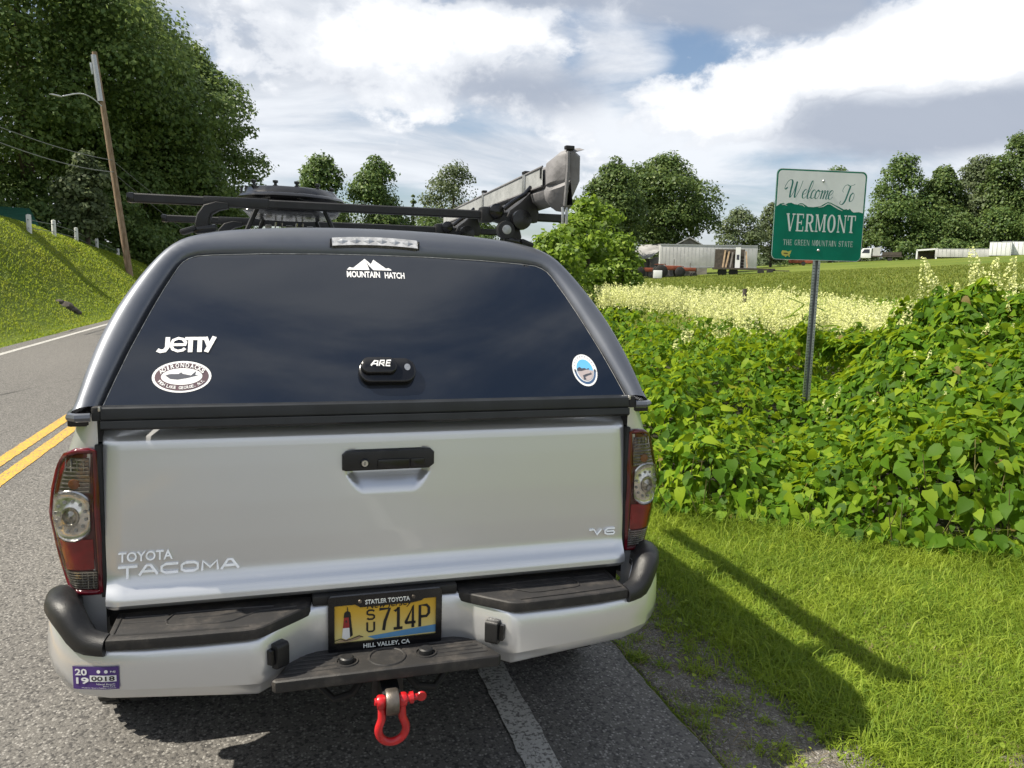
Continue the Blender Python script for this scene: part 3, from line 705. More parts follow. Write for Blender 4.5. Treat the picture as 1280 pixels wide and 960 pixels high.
def bed_and_cab():
    # bed sides with rear corner pillars and wheel arches
    def zlow(y): 
        d = abs(y-.82); return .50 if d > .46 else .50+math.sqrt(.46**2-d*d)*.82
    for sg in (-1, 1):
        yl = [('p', .728, .030), ('p', .75, .026), ('q', -.028, .034), ('q', -.010, .052), ('q', -.002, .075), ('q', 0, .12)] + [('q', 0, y) for y in (.18, .24, .30, .35)] + [('q', .012, 1.32-.50+.46*math.cos(a)) for a in np.linspace(math.pi*.98, .02*math.pi, 15)] + [('q', 0, y) for y in (1.36, 1.6, 1.90)]
        rows = []
        for k in range(19):
            t = k/18; row = []
            for kind, a, y in yl:
                z = lerp(1.145, zlow(y), t); x = a if kind == 'p' else xo(z)+a-.006
                row.append((sg*x, y, z))
            rows.append(row)
        fixn(B().sheet(rows).build('bed_side', MT['silver'], TR, 40))
        B().tube([(sg*.838, 1.32-.50+.462*math.cos(a), .50+.82*.462*math.sin(a)) for a in np.linspace(0.02, math.pi-.02, 17)], .038, 8).build('wheel_arch', MT['black'], TR)
        B().box((sg*.77, .95, 1.128), (.05, 1.85, .03), .006).build('bed_rail_cap', MT['black'], TR)
        # cab side, door and window
        rows = []
        for z, x in ((.42, .80), (.50, .84), (.70, .865), (.85, .868), (1.0, .855), (1.08, .83)):
            rows.append([(sg*x, y, z) for y in (1.94, 2.4, 3.0, 3.45)])
        fixn(B().sheet(rows).build('cab_side', MT['silver'], TR, 40))
        rows = [[(sg*x, lerp(a0, a1, t), z) for t in (0, .5, 1)] for z, x, a0, a1 in ((1.08, .83, 1.96, 3.42), (1.3, .76, 2.0, 3.22), (1.48, .69, 2.06, 3.0), (1.55, .64, 2.12, 2.86))]
        fixn(B().sheet(rows).build('side_window', MT['glass'], TR, 40))
        b = B().box((sg*.94, 3.25, 1.13), (.18, .09, .17), .03); b.build('wing_mirror', MT['black'], TR)
        rows = [[(sg*x, y, z) for y in (3.45, 3.7, 4.6, 5.0, 5.1)] for z, x in ((.46, .80), (.62, .86), (.85, .865), (1.0, .82), (1.06, .74))]
        fixn(B().sheet(rows).build('front_wing', MT['silver'], TR, 40))
    # roof, windscreen, bonnet, rear cab wall
    P = [(1.96, 1.10, .80), (2.02, 1.40, .70), (2.10, 1.57, .60), (2.3, 1.62, .57), (2.7, 1.62, .57), (2.95, 1.57, .60), (3.42, 1.12, .76)]
    rows = [[(x*k, y, z+.02*(1-k*k) if z > 1.6 else z) for k in (-1, -.9, -.5, 0, .5, .9, 1)] for y, z, x in P]
    B().sheet(rows[:6]).build('cab_roof', MT['silver'], TR, 50); B().sheet(rows[5:]).build('windscreen', MT['glass'], TR, 50)
    rows = [[(x*k, y, z+.03*(1-k*k)) for k in (-1, -.6, 0, .6, 1)] for y, z, x in ((3.40, 1.10, .78), (3.8, 1.10, .76), (4.7, 1.05, .74), (5.05, .98, .70), (5.12, .60, .70), (5.1, .45, .70))]
    B().sheet(rows).build('bonnet', MT['silver'], TR, 50)
    # dark underbody and the pocket behind the bumper
    B().box((0, 2.5, .545), (1.44, 4.7, .10), .02).build('underbody', MT['pocket'], TR)
    B().box((0, .20, .62), (1.46, .28, .11), .01).build('bumper_pocket', MT['pocket'], TR)
    for sg in (-1, 1): B().box((sg*.768, .075, .645), (.085, .06, .10), .01).build('corner_filler', MT['pocket'], TR)
    B().tube([(-.72, .82, .385), (.72, .82, .385)], .045, 12).build('rear_axle', MT['pocket'], TR)
    B().lathe([(.02, -.14), (.10, -.10), (.135, 0), (.10, .10), (.02, .14)], (0.05, .82, .385), 'y', 18, True).build('differential', MT['pocket'], TR)
    B().lathe([(.03, -.3), (.085, -.27), (.085, .27), (.03, .3)], (.36, 1.35, .45), 'y', 18, True).build('muffler', MT['steel'], TR)
    B().tube([(.36, 1.05, .46), (.46, .6, .47), (.58, .35, .46)], .024, 10).build('exhaust_pipe', MT['steel'], TR)
    B().tube([(-.55, .35, .44), (-.55, 1.0, .36), (-.55, 1.7, .44)], .03, 8, squash=(1, .6)).build('leaf_spring', MT['pocket'], TR)
    B().tube([(.55, .35, .44), (.55, 1.0, .36), (.55, 1.7, .44)], .03, 8, squash=(1, .6)).build('leaf_spring', MT['pocket'], TR)
    # wheels
    def wheel(x, y):
        sg = 1 if x > 0 else -1
        rim = B().lathe([(.03, sg*.08), (.10, sg*.085), (.17, sg*.05), (.205, sg*.10), (.215, sg*.115), (.205, -sg*.10)], (x, y, .375), 'x', 32).build('wheel', MT['galv'], TR)
        B().lathe([(.20, -.10), (.25, -.125), (.33, -.132), (.362, -.115), (.374, -.08), (.374, .08), (.362, .115), (.33, .132), (.25, .125), (.20, .10)], (x, y, .375), 'x', 48).build('tyre', MT['rubber'], rim)
        tb = B()
        for k in range(36):
            a = 2*math.pi*k/36
            for o in (-.085, 0, .085): tb.box((x+o, y+.375*math.cos(a+o), .375+.375*math.sin(a+o)), (.05, .04, .014), 0, (a+o-math.pi/2, 0, 0))
        tag(tb.build('tread_blocks', MT['rubber'], rim, 0), kind='stuff')
    for sg in (-1, 1): wheel(sg*.765, .82); wheel(sg*.765, 4.35)
bed_and_cab()

def tail_light(sg):
    def lo(z): return interp(z, [.682, .688, .70, .74, .80, .885, .95, 1.0, 1.025, 1.040, 1.048, 1.052], [.800, .812, .820, .832, .842, .851, .844, .832, .820, .806, .790, .775])
    def Y(x, z):
        q = max(xo(z), lo(z)+.001)-x; return interp(q, [0, .002, .006, .014, .030, .055, .2], [.105, .074, .055, .036, .022, .015, .012])-.008*math.exp(-((z-.885)/.06)**2)
    def S(x, z, off=0): return (sg*x, Y(x, z)-off+.012, z)
    def SC_(x, z, off=0): return (sg*x, Y(x, z)-off, z)
    def patch(z0, z1, xi, xe, off, nz=10, nx=10):
        return [[S(lerp(xi, min(xe if xe < 1 else 9, lo(z)-(xe-1 if xe >= 1 else 0)), k/nx), z, off) for k in range(nx+1)] for z in np.linspace(z0, z1, nz)]
    b = B(); b.sheet(patch(.682, 1.052, .735, 1.0, 0, 40, 14)); root = fixn(b.build('tail_light', MT['lensred'], TR, 60))
    # black seal and chrome bottom edge
    B().box((sg*.7275, .040, .867), (.0135, .046, .40), .002).build('seal', MT['rubber'], root)
    B().tube([S(lerp(.736, lo(.684)-.004, k/8), .684, .002) for k in range(9)], .0035, 6).build('bottom_trim', MT['lensclear'], root)
    B().tube([S(lerp(.736, lo(1.05)-.004, k/8), 1.049, .002) for k in range(9)], .0030, 6).build('top_trim', MT['lensclear'], root)
    # upper smoked window with clear ribs and an amber bulb behind
    fixn(B().sheet(patch(.944, 1.034, .749, 1.020, .003, 12, 10)).build('smoked_window', MT['lensdark'], root, 60))
    for i, z in enumerate(np.linspace(.950, 1.030, 9)):
        e = lo(z)-.024-(.012 if i > 6 else 0)
        B().tube([S(lerp(.751, e, k/8), z, .005) for k in range(9)], .0019 if i % 2 else .0027, 5).build('lens_rib', MT['lensclear'], root)
    for x in np.linspace(.762, .806, 4):
        B().tube([S(x, z, .0052) for z in np.linspace(1.000, 1.031, 5)], .0016, 5).build('lens_rib', MT['lensclear'], root)
    B().lathe([(.014, -.0), (.012, -.004), (0, -.006)], S(.785, .968, .004), 'y', 14).build('bulb', MT['amber'], root)
    # round lamp, its inner side cut straight
    def ring(prof, name, mat, n=40, cx=.797, cz=.886):
        rows = []
        for r, d in prof:
            row = []
            for k in range(n+1):
                a = 2*math.pi*k/n; x = max(.7505, cx+r*math.cos(a)); z = cz+r*1.14*math.sin(a); x = min(x, lo(z)-.001)
                row.append((sg*x, Y(x, z)-d+.012, z))
            rows.append(row)
        return fixn(B().sheet(rows).build(name, mat, root, 50))
    ring([(.0605, .0), (.0595, .008), (.056, .010), (.053, .006)], 'lamp_rim', MT['chrome'])
    ring([(.053, .006), (.048, .0035), (.041, .003), (.028, .004), (.022, .006)], 'lamp_dish', MT['dish'])
    ring([(.023, .005), (.0215, .010), (.017, .010), (.014, .005), (.008, .006), (.0, .012)], 'lamp_centre', MT['lensclear'], 24)
    for k in range(12):
        a = 2*math.pi*k/12+.2; x, z = .797+.037*math.cos(a), .886+.039*math.sin(a)
        if x > .756: B().lathe([(.0046, 0), (.0040, -.002), (0, -.0015)], S(x, z, .0045), 'y', 10).build('led', MT['galv'], root)
    fixn(B().sheet(patch(.742, .822, .749, 1.016, .0025, 10, 8)).build('red_reflector', MT['lensbright'], root, 60))
    fixn(B().sheet(patch(.689, .738, .741, 1.008, .003, 8, 10)).build('smoked_window', MT['lensdark'], root, 60))
    for z in np.linspace(.693, .735, 7):
        B().tube([S(lerp(.743, lo(z)-.006, k/8), z, .005) for k in range(9)], .0019, 5).build('lens_rib', MT['lensclear'], root)
    for x in np.linspace(.752, .79, 4):
        B().tube([S(x, z, .0052) for z in np.linspace(.691, .735, 4)], .0011, 5).build('lens_rib', MT['lensclear'], root)
    rows = [[SC_(lerp(.735, lo(z), k/14), z) for k in range(15)] for z in np.linspace(.682, 1.052, 40)]
    fixn(B().sheet(rows).build('lamp_cover', MT['cover'], root, 60))
    rim_ = [SC_(.735, z, -.006) for z in np.linspace(.682, 1.052, 14)]+[SC_(lerp(.735, lo(1.052), k/6), 1.052, -.006) for k in range(1, 7)]+[SC_(lo(z)-.001, z, -.004) for z in np.linspace(1.050, .684, 26)]+[SC_(lerp(lo(.682), .735, k/6), .682, -.006) for k in range(0, 7)]
    B().tube(rim_, .0075, 6).build('lamp_edge', MT['lensred'], root, 60)
    root['label'] = 'left tail light with red and clear sections' if sg < 0 else 'right tail light with red and clear sections'
tail_light(-1); tail_light(1)

# ------------------------------------------------------------------ bumper
OX = -.012
ST = [(.834, .20, .656, .50), (.844, .12, .656, .50), (.847, .06, .656, .492), (.836, -.02, .655, .482), (.812, -.066, .648, .472), (.788, -.092, .626, .466), (.757, -.112, .598, .462), (.69, -.132, .592, .456), (.60, -.142, .588, .452), (.48, -.148, .587, .443), (.36, -.151, .588, .432), (.335, -.150, .590, .430), (.322, -.144, .594, .430), (.29, -.112, .600, .430), (.24, -.070, .610, .43), (.215, -.052, .614, .43), (.19, -.042, .617, .43), (.16, -.040, .618, .43)]
def bumper():
    full = [(-x, y, a, b) for x, y, a, b in ST] + [(0, -.040, .618, .43)] + [s for s in ST[::-1]]
    full = [(x+OX, y, a, b) for x, y, a, b in full]
    pl = [Vector((x, y)) for x, y, _, _ in full]; rings = []
    for i, (x, y, zt, zb) in enumerate(full):
        t = (pl[min(i+1, len(pl)-1)]-pl[max(i-1, 0)]).normalized(); n = Vector((-t.y, t.x))     # inward
        h = zt-zb
        prof = [(.075, zt-.006), (.016, zt), (.006, zt-.004), (.001, zt-.014), (-.003, zt-.3*h), (-.004, zt-.55*h), (-.001, zb+.25*h), (.006, zb+.035), (.013, zb+.012), (.024, zb), (.085, zb+.012)]
        rings.append([(x+n.x*d, y+n.y*d, z) for d, z in prof])
    b = fixn(B().loft(rings, False).build('rear_bumper', MT['silver'], TR, 50))
    for sg in (-1, 1):
        # tread pad
        P = [(sg*.686+OX, .02), (sg*.686+OX, -.138), (sg*.60+OX, -.1475), (sg*.48+OX, -.1535), (sg*.365+OX, -.157), (sg*.342+OX, -.155), (sg*.322+OX, -.147), (sg*.205+OX, -.046), (sg*.195+OX, .02)]
        pd = B().prism(P if sg < 0 else P[::-1], 'z', .590, .621, .008, 3).build('tread_pad', MT['pad'], b)
        lines = [[(.672, .0), (.672, -.118), (.52, -.132), (.36, -.139)], [(.662, -.02), (.56, -.026)], [(.662, -.05), (.56, -.06), (.55, -.03), (.54, -.02), (.42, -.022), (.30, -.03)],
                 [(.56, -.062), (.555, -.085), (.54, -.092), (.43, -.102), (.40, -.098), (.34, -.055), (.30, -.05), (.24, -.045)], [(.53, -.05), (.44, -.058), (.42, -.055), (.38, -.045)]]
        for ln in lines:
            B().tube([(sg*x+OX, y, .6215) for x, y in ln], .0028, 5).build('tread_line', MT['pad'], pd)
        # corner cap that climbs to the tail light
        cp = [(.842, .085, .686, .652), (.846, .07, .690, .652), (.848, .04, .694, .652), (.838, -.015, .697, .651), (.818, -.055, .697, .648), (.797, -.082, .694, .634), (.777, -.098, .682, .610), (.757, -.111, .655, .593), (.735, -.122, .632, .587), (.708, -.132, .624, .585), (.690, -.137, .622, .584)]
        pv = [Vector((x, y)) for x, y, _, _ in cp]; rings = []
        for i, (x, y, zt, zs) in enumerate(cp):
            t = (pv[min(i+1, len(pv)-1)]-pv[max(i-1, 0)]).normalized(); n = Vector((-t.y, t.x))
            if n.x*(-1)+n.y*.6 < 0: n = -n
            h = zt-zs; k = .75-.45*i/10
            pr = [(-.004, zs-.004), (-.008, zs+.2*h), (-.007, zs+.55*h), (.000, zs+.85*h), (.014, zt), (.035*k+.02, zt+.002), (.060*k+.025, zt-.01), (.072*k+.03, zs+.35*h), (.076*k+.03, zs-.02)]
            rings.append([(sg*(x+n.x*d)+OX, y+n.y*d, z) for d, z in pr])
        fixn(B().loft(rings, True, True).build('corner_cap', MT['black'], b, 60))
        # lamp pod on the angled facet
        c = Vector((sg*.300+OX, -.124, .530)); a = sg*R(51)
        rot = Euler((0, 0, a)).to_matrix().to_4x4(); xf = Matrix.Translation(c) @ rot
        q = B().prism(rrect(0, 0, .052, .066, .010), 'y', -.008, .03, .003); q.v = [tuple(xf @ Vector(v)) for v in q.v]; pod = q.build('lamp_pod', MT['black'], b)
        q = B().prism([(-.019, -.02), (.019, -.016), (.017, .022), (-.016, .024)], 'y', -.024, -.006, .004); q.v = [tuple(xf @ Vector(v)) for v in q.v]; q.build('pod_hood', MT['blackgloss'], pod)
        q = B().lathe([(.004, -.0265), (.002, -.027)], (sg*.004, 0, .004), 'y', 10, True); q.v = [tuple(xf @ Vector(v)) for v in q.v]; q.build('pod_lens', MT['dish'], pod)
    # black bar above the plate
    B().box((OX, -.012, .628), (.40, .06, .028), .006).build('plate_bar', MT['black'], b)
    # centre step
    P = [(-.300, -.182), (.283, -.182), (.292, -.172), (.232, -.045), (.205, -.035), (-.222, -.035), (-.250, -.045), (-.309, -.172)]
    st = B().prism([(x+OX+.004, y) for x, y in P], 'z', .452, .486, .009, 3).build('centre_step', MT['pad'], b)
    for y in (-.07, -.09, -.11, -.13, -.15):
        for s0, s1 in ((-.26+(.12+y)*.5, -.135), (.115, .25-(.12+y)*.5)):
            B().tube([(s0+OX, y, .4865), (s1+OX, y, .4865)], .0022, 5).build('tread_line', MT['pad'], st)
    B().lathe([(.052, .4865), (.050, .4895), (.046, .4895), (.044, .4870)], (OX-.008, -.118, 0), 'z', 36).build('ball_ring', MT['pad'], st)
    for sx in (-.115, .097):
        B().lathe([(.031, .4865), (.030, .4895), (.026, .4895), (.025, .487)], (OX+sx, -.120, 0), 'z', 28).build('plug_ring', MT['pad'], st)
        B().lathe([(.020, .486), (.019, .498), (.015, .501), (0, .501)], (OX+sx, -.120, 0), 'z', 24).build('step_plug', MT['black'], st)
    # licence plate
    cx, cz, y0 = OX-.004, .564, -.058
    def pz(x, z, o=0): return (cx+x, y0-o-.03*(z), cz+z)
    pw, ph = .300, .150
    lp = mk('license_plate', [pz(-pw/2, -ph/2), pz(pw/2, -ph/2), pz(pw/2, ph/2), pz(-pw/2, ph/2)], [(0, 1, 2, 3)], MT['plate_yellow'], b, 0)
    lp['label'] = 'yellow licence plate with lighthouse in black dealer frame'
    def outl(w, h, r): return rrect(0, 0, w, h, r)
    O = outl(.312, .163, .010); n = len(O)
    inner = [(.139, .052), (.139, .052)]
    I = []
    for (x, z) in O:   # inner opening with a deeper middle of the top rail
        ix = max(-.139, min(.139, x)); iz = max(-.054, min(.0555, z)); I.append((ix, iz))
    rows = [[pz(x, z, -.004) for x, z in O+[O[0]]], [pz(x*.998, z*.998, .006) for x, z in O+[O[0]]], [pz(x, z, .007) for x, z in I+[I[0]]], [pz(x, z, .0005) for x, z in I+[I[0]]]]
    fr = fixn(B().sheet(rows).build('plate_frame', MT['blackgloss'], b, 30))
    q = [(-.085, .0556), (-.07, .046), (.07, .046), (.098, .050), (.105, .0556)]
    B().prism([(cx+x, cz+z) for x, z in q], 'y', y0-.0078, y0-.004).build('frame_tab', MT['blackgloss'], fr, 0)
    def put(s, w, h, x, z, mat, o, par, **k):
        V, F = text_box(s, w, h, .0004, **k); mk('lettering', [pz(x+v.x, z+v.y, o+v.z) for v in V], F, mat, par, 0)
    put('STATLER TOYOTA', .122, .0125, .004, .0605, MT['sign_letter'], .0088, fr, bold=.02)
    put('HILL VALLEY, CA', .128, .0145, .002, -.0675, MT['sign_letter'], .0078, fr, bold=.02)
    put('New Jersey', .125, .022, .010, .0435, MT['ink'], .0012, lp, shear=.3)
    for s in (-1, 1):
        B().lathe([(.0055, -.0), (.0045, -.003), (0, -.0035)], pz(s*.073+.002, .064, .008), 'y', 12).build('frame_screw', MT['steel'], fr)
    def pl(pts, w, o=.0016):
        bb = B()
        stroke(bb, [(p[0], p[1]) for p in pts], w, 0); mk('lettering', [pz(v[0], v[2], o) for v in bb.v], bb.f, MT['ink'], lp, 0)
    def glyph(strokes, x, z, w, h, t):
        for j, s in enumerate(strokes): pl([(x+p[0]*w, z+p[1]*h) for p in s], t, .0014+.0003*j)
    glyph([[(.95, .85), (.75, .98), (.25, .98), (.05, .85), (.05, .62), (.25, .52), (.75, .48), (.95, .36), (.95, .15), (.75, .02), (.25, .02), (.05, .15)]], -.052, .006, .021, .027, .0052)
    glyph([[(.05, 1), (.05, .15), (.25, .02), (.75, .02), (.95, .15), (.95, 1)]], -.052, -.030, .021, .028, .0052)
    glyph([[(0, .95), (1, .95), (.55, .4), (.42, 0)]], -.018, -.030, .028, .066, .0085)
    glyph([[(.15, .80), (.55, .97), (.55, .03)], [(.05, .03), (1.0, .03)]], .020, -.030, .026, .066, .0082)
    glyph([[(.78, 0), (.78, .98), (.06, .25), (.06, .23), (1.05, .23)]], .053, -.030, .028, .066, .0080)
    glyph([[(.08, 0), (.08, .95), (.70, .95), (.92, .82), (.92, .58), (.70, .45), (.10, .45)]], .092, -.030, .030, .066, .0080)
    def poly(pts, mat, o, name='plate_print'): mk(name, [pz(x, z, o) for x, z in pts], [tuple(range(len(pts)))], mat, lp, 0)
    poly([(-.050, -.0435), (-.02, -.041), (.06, -.034), (.139, -.028), (.139, -.050), (-.03, -.053)], MT['blue'], .0010)
    poly([(-.119, -.040), (-.108, -.046), (-.096, -.040), (-.0975, -.012), (-.1165, -.012)], MT['white'], .0016)
    poly([(-.1165, -.012), (-.0975, -.012), (-.1005, .018), (-.1135, .018)], MT['lensbright'], .0016)
    poly([(-.0975, -.040), (-.090, -.035), (-.0955, .018), (-.1007, .018)], MT['ink'], .0019)
    poly([(-.1145, .018), (-.0945, .018), (-.0965, .032), (-.104, .038), (-.1125, .032)], MT['ink'], .0016)
    poly([(-.1055, .038), (-.1025, .038), (-.103, .048), (-.105, .048)], MT['ink'], .0016)
    poly([(-.1095, .004), (-.106, .004), (-.106, .010), (-.1095, .010)], MT['ink'], .0021)
    poly([(-.139, -.052), (-.120, -.045), (-.092, -.045), (-.073, -.038), (-.064, -.043), (-.078, -.049), (-.10, -.053)], MT['plank'], .0013)
    pl([(-.139, -.047), (-.122, -.042), (-.11, -.049), (-.094, -.045), (-.073, -.038), (-.062, -.043)], .0022, .0023)
    # purple permit sticker on the left of the bumper
    C0 = Vector((-.735, -.125)); dirx = Vector((.107, -.042)).normalized()
    def sx(x, z, o=0):   # follow the bumper's outer face
        px_ = -.774+x*.955; yy = float(np.interp(-(px_-OX), [s[0] for s in ST[3:10]][::-1], [s[1] for s in ST[3:10]][::-1]))
        nx = Vector((-.55, -.83)) if px_ < -.74 else Vector((-.25, -.97))
        return (px_+nx.x*(o+.0050), yy+nx.y*(o+.0050)-.0015, .553+z)
    rows = [[sx(x, z) for x in np.linspace(0, .110, 12)] for z in (-.058, -.0435, -.029, -.0145, 0)]
    ps = B().sheet(rows).build('permit_sticker', MT['purple'], b, 60)
    def sput(s, w, h, x, z, mat, o, **k):
        V, F = text_box(s, w, h, .0, **k); mk('lettering', [sx(x+v.x, z+v.y, o) for v in V], F, mat, ps, 0)
    rows = [[sx(x, z, .0006) for x in np.linspace(.040, .104, 8)] for z in (-.038, -.030, -.022)]
    B().sheet(rows).build('number_field', MT['white'], ps, 60)
    sput('0018', .056, .012, .072, -.030, MT['ink'], .0013, bold=.02)
    sput('20', .029, .017, .021, -.014, MT['white'], .0008, bold=.03); sput('19', .029, .017, .023, -.036, MT['white'], .0008, bold=.03)
    sput('NJ', .012, .006, .096, -.013, MT['white'], .0008, bold=.02)
    for x in (.062, .080):
        mk('emblem', [sx(x+.0045*math.cos(a), -.012+.0045*math.sin(a), .0009) for a in np.linspace(0, 2*math.pi, 14, endpoint=False)], [tuple(range(14))], MT['sign_white'], ps, 0)
    sput('Island Beach', .044, .004, .078, -.044, MT['sign_white'], .0008); sput('State Park', .030, .004, .086, -.049, MT['sign_white'], .0008); sput('Mobile Sport Fishing Vehicle', .080, .0035, .062, -.0545, MT['sign_white'], .0008)
    # hitch
    hx = -.018
    h = B().box((hx, .06, .402), (.075, .32, .075), .010).build('hitch_receiver', MT['pocket'], TR)
    B().box((hx, -.102, .402), (.088, .03, .088), .010).build('receiver_collar', MT['black'], h)
    B().box((hx, .20, .44), (.90, .08, .07), .02).build('hitch_crossbar', MT['pocket'], h)
    for s in (-1, 1):
        B().tube([(hx+s*.04, -.03, .415), (hx+s*.09, -.06, .36), (hx+s*.14, -.06, .35), (hx+s*.18, -.03, .38), (hx+s*.19, .0, .43)], .011, 8).build('chain_loop', MT['pocket'], h)
    return b
BUMP = bumper()

def shackle():
    hx = -.018
    t = thing('tow_shackle', 'red bow shackle hanging from the tow hitch under the bumper', 'shackle', (hx, -.175, .275))
    def L(p): return (p[0]-hx, p[1]+.175, p[2]-.275)
    B().box(L((hx, -.145, .402)), (.05, .11, .05), .008).build('hitch_insert', MT['black'], t)
    q = B(); 
    q.lathe([(.012, -.0165), (.031, -.0165), (.034, -.012), (.034, .012), (.031, .0165), (.012, .0165)], L((hx, -.200, .402)), 'x', 26); q.build('mount_eye', MT['steel'], t)
    # bow
    zc = .332; path = []
    path += [(hx-.028, -.200, .404), (hx-.026, -.203, .382), (hx-.027, -.206, .360)]
    for a in np.linspace(math.pi*.92, math.pi*2.08, 17): path.append((hx+.036*math.cos(a), -.210, zc+.036*math.sin(a)))
    path += [(hx+.027, -.206, .360), (hx+.026, -.203, .382), (hx+.028, -.200, .404)]
    B().tube([L(p) for p in path], .0108, 14).build('bow', MT['red'], t, 60)
    for s in (-1, 1):
        B().lathe([(.0, -.012), (.016, -.0105), (.0185, -.006), (.0185, .006), (.016, .0105), (0, .0105)], L((hx+s*.028, -.200, .405)), 'x', 22).build('bow_eye', MT['red'], t, 50)
    q = B().lathe([(.009, -.045), (.010, -.04), (.010, .045), (.015, .046), (.0155, .056), (.009, .058), (.0085, .066), (.0, .068)], L((hx, -.200, .407)), 'x', 18); q.build('pin', MT['red'], t)
    B().lathe([(.0, -.004), (.012, -.004), (.014, 0), (.012, .004), (0, .004)], L((hx+.078, -.200, .407)), 'y', 16).build('pin_tab', MT['red'], t)
shackle()
# ------------------------------------------------------------------ camper shell and rack
HALF = [(.781, 1.140), (.783, 1.150), (.776, 1.165), (.762, 1.235), (.737, 1.325), (.704, 1.405), (.662, 1.480), (.622, 1.537), (.584, 1.578), (.540, 1.604), (.47, 1.622), (.395, 1.633), (.25, 1.645), (.12, 1.650)]
def shell_outline():
    h = spline([(x, z, 0) for x, z in HALF], 3); h = [(p[0], p[1]) for p in h]
    return [(-x, z) for x, z in h] + [(0, 1.6515)] + h[::-1]
GH = [(.712, 1.166), (.690, 1.225), (.663, 1.293), (.640, 1.345), (.618, 1.395), (.592, 1.450), (.569, 1.494), (.560, 1.511), (.549, 1.526), (.534, 1.537), (.512, 1.545), (.47, 1.549), (.33, 1.556), (.16, 1.560)]
def camper():
    O = shell_outline()
    # skin: rear lip, then forward to the cab
    ys = [(.0, 0), (.02, 0), (.3, .0), (.8, .006), (1.3, .008), (1.75, .004), (1.90, -.01), (1.94, -.04)]
    rows = []
    for y, up in ys:
        rows.append([(x*(1-(.02 if y > 1.9 else 0)), ys_(z)*(1-min(1, y/1.9)) + y*1.0, z+(up if z > 1.5 else 0)) for x, z in O])
    sh = fixn(B().sheet(rows).build('camper_shell', MT['shell'], TR, 50))
    # rear frame between skin and glass, rolled in two steps
    G = [(-x, z) for x, z in GH] + [(0, 1.561)] + GH[::-1]
    def resample(P, n):
        P = [Vector(p) for p in P]; d = [0]
        for a, b in zip(P[:-1], P[1:]): d.append(d[-1]+(b-a).length)
        o = []
        for k in range(n):
            t = d[-1]*k/(n-1); j = max(0, min(len(P)-2, int(np.searchsorted(d, t, side='right')-1))); f = (t-d[j])/(d[j+1]-d[j]); o.append(P[j].lerp(P[j+1], f))
        return o
    n = 90; ro, ri = resample(O[3:-3], n), resample(G, n)
    nrm = Vector((0, -1, KS)).normalized()
    def at(p, off): q = Vector((p.x, ys_(p.y), p.y)) + nrm*off; return tuple(q)
    fr = [[at(ro[i].lerp(ri[i], t), o) for i in range(n)] for t, o in ((0, 0), (.10, .010), (.30, .017), (.60, .014), (.80, .006), (.88, -.008), (1.02, -.018))]
    fixn(B().sheet(fr).build('rear_frame', MT['shell'], sh, 60))
    # lower lip of the shell along the bed sides and the rear corners
    for s in (-1, 1):
        B().tube([(s*.735, -.006, 1.142), (s*.765, -.010, 1.142), (s*.782, .006, 1.142), (s*.789, .05, 1.142), (s*.789, 1.9, 1.142)], .011, 8).build('base_lip', MT['shell'], sh)
        B().box((s*.722, .004, 1.150), (.02, .03, .035), .004).build('corner_seal', MT['rubber'], sh)
        # side window
        P = [(.35, 1.22), (1.75, 1.22), (1.75, 1.47), (.50, 1.47)]
        def xs(z): return interp(z, [a[1] for a in HALF], [a[0] for a in HALF])+.004
        mk('side_window', [(s*xs(z), y, z) for y, z in P], [(0, 1, 2, 3)], MT['glass'], sh, 0)
        # hinge struts seen as small bright bits at the corners
        B().box((s*.7135, -.006, 1.163), (.006, .012, .012), .002).build('hinge_bolt', MT['sil_trim'], sh)
    # brake light bar
    def bl(x, u, o):  # along the top of the rear frame
        z = 1.596+u-.35*x*x; return at(Vector((x, z)), o)
    ring = lambda x, k: [bl(x, -.014*k, .012), bl(x, -.014*k, .024), bl(x, .014*k, .024), bl(x, .014*k, .012)]
    b = fixn(B().loft([ring(x, .88) for x in np.linspace(-.130, .130, 13)], True, True).build('brake_light', MT['dish'], TR, 30))
    for k in range(6):
        x = -.1+.04*k
        q = B(); P = [(x-.018, 0), (x, .008), (x+.018, 0), (x, -.008)]
        q.add([bl(a, c, .0245) for a, c in P]+[bl(x, 0, .028)], [(0, 1, 4), (1, 2, 4), (2, 3, 4), (3, 0, 4)]); fixn(q.build('lamp_cell', MT['galv'], b, 0))
    for s in (-1, 1): B().box(bl(s*.134, 0, .018), (.005, .012, .026), .001).build('end_cap', MT['black'], b)
    # glass door, slightly bowed
    rows = []
    zlist = sorted(set([z for _, z in GH]))
    for z in [1.160]+zlist:
        hw = interp(z, [g[1] for g in GH], [g[0] for g in GH]) if z < 1.5 else None
        rows.append(z)
    rr = []
    for k in range(31):
        t = k/30; z = lerp(1.158, 1.5605, t)
        zs = [g[1] for g in GH]+[1.561]; xs_ = [g[0] for g in GH]+[0.0]
        hw = interp(z, [1.10]+zs, [.735]+xs_) - .001
        hw = max(hw, .001)
        row = []
        for j in range(41):
            x = hw*(-1+2*j/40); bow = -.020*(1-(x/.75)**2)-.010*math.sin(math.pi*t)
            q = Vector((x, ys_(z), z)) + nrm*(.001-bow*.55-.012*0); row.append(tuple(q))
        rr.append(row)
    gl = fixn(B().sheet(rr).build('rear_window', MT['glass'], TR, 60))
    def gat(x, z, o=0):
        t = (z-1.158)/.4025; bow = .55*(.020*(1-(x/.75)**2)+.010*math.sin(math.pi*t))
        return tuple(Vector((x, ys_(z), z)) + nrm*(.001+bow+o))
    # bright cut edge of the glass
    E_ = [(x, z) for x, z in G]
    B().tube([gat(x*.997, z-.001, .0006) for x, z in [(-.713, 1.160)]+E_+[(.713, 1.160)]], .0011, 4).build('glass_edge', MT['lensclear'], gl)
    # bottom rail in two steps
    rl = B()
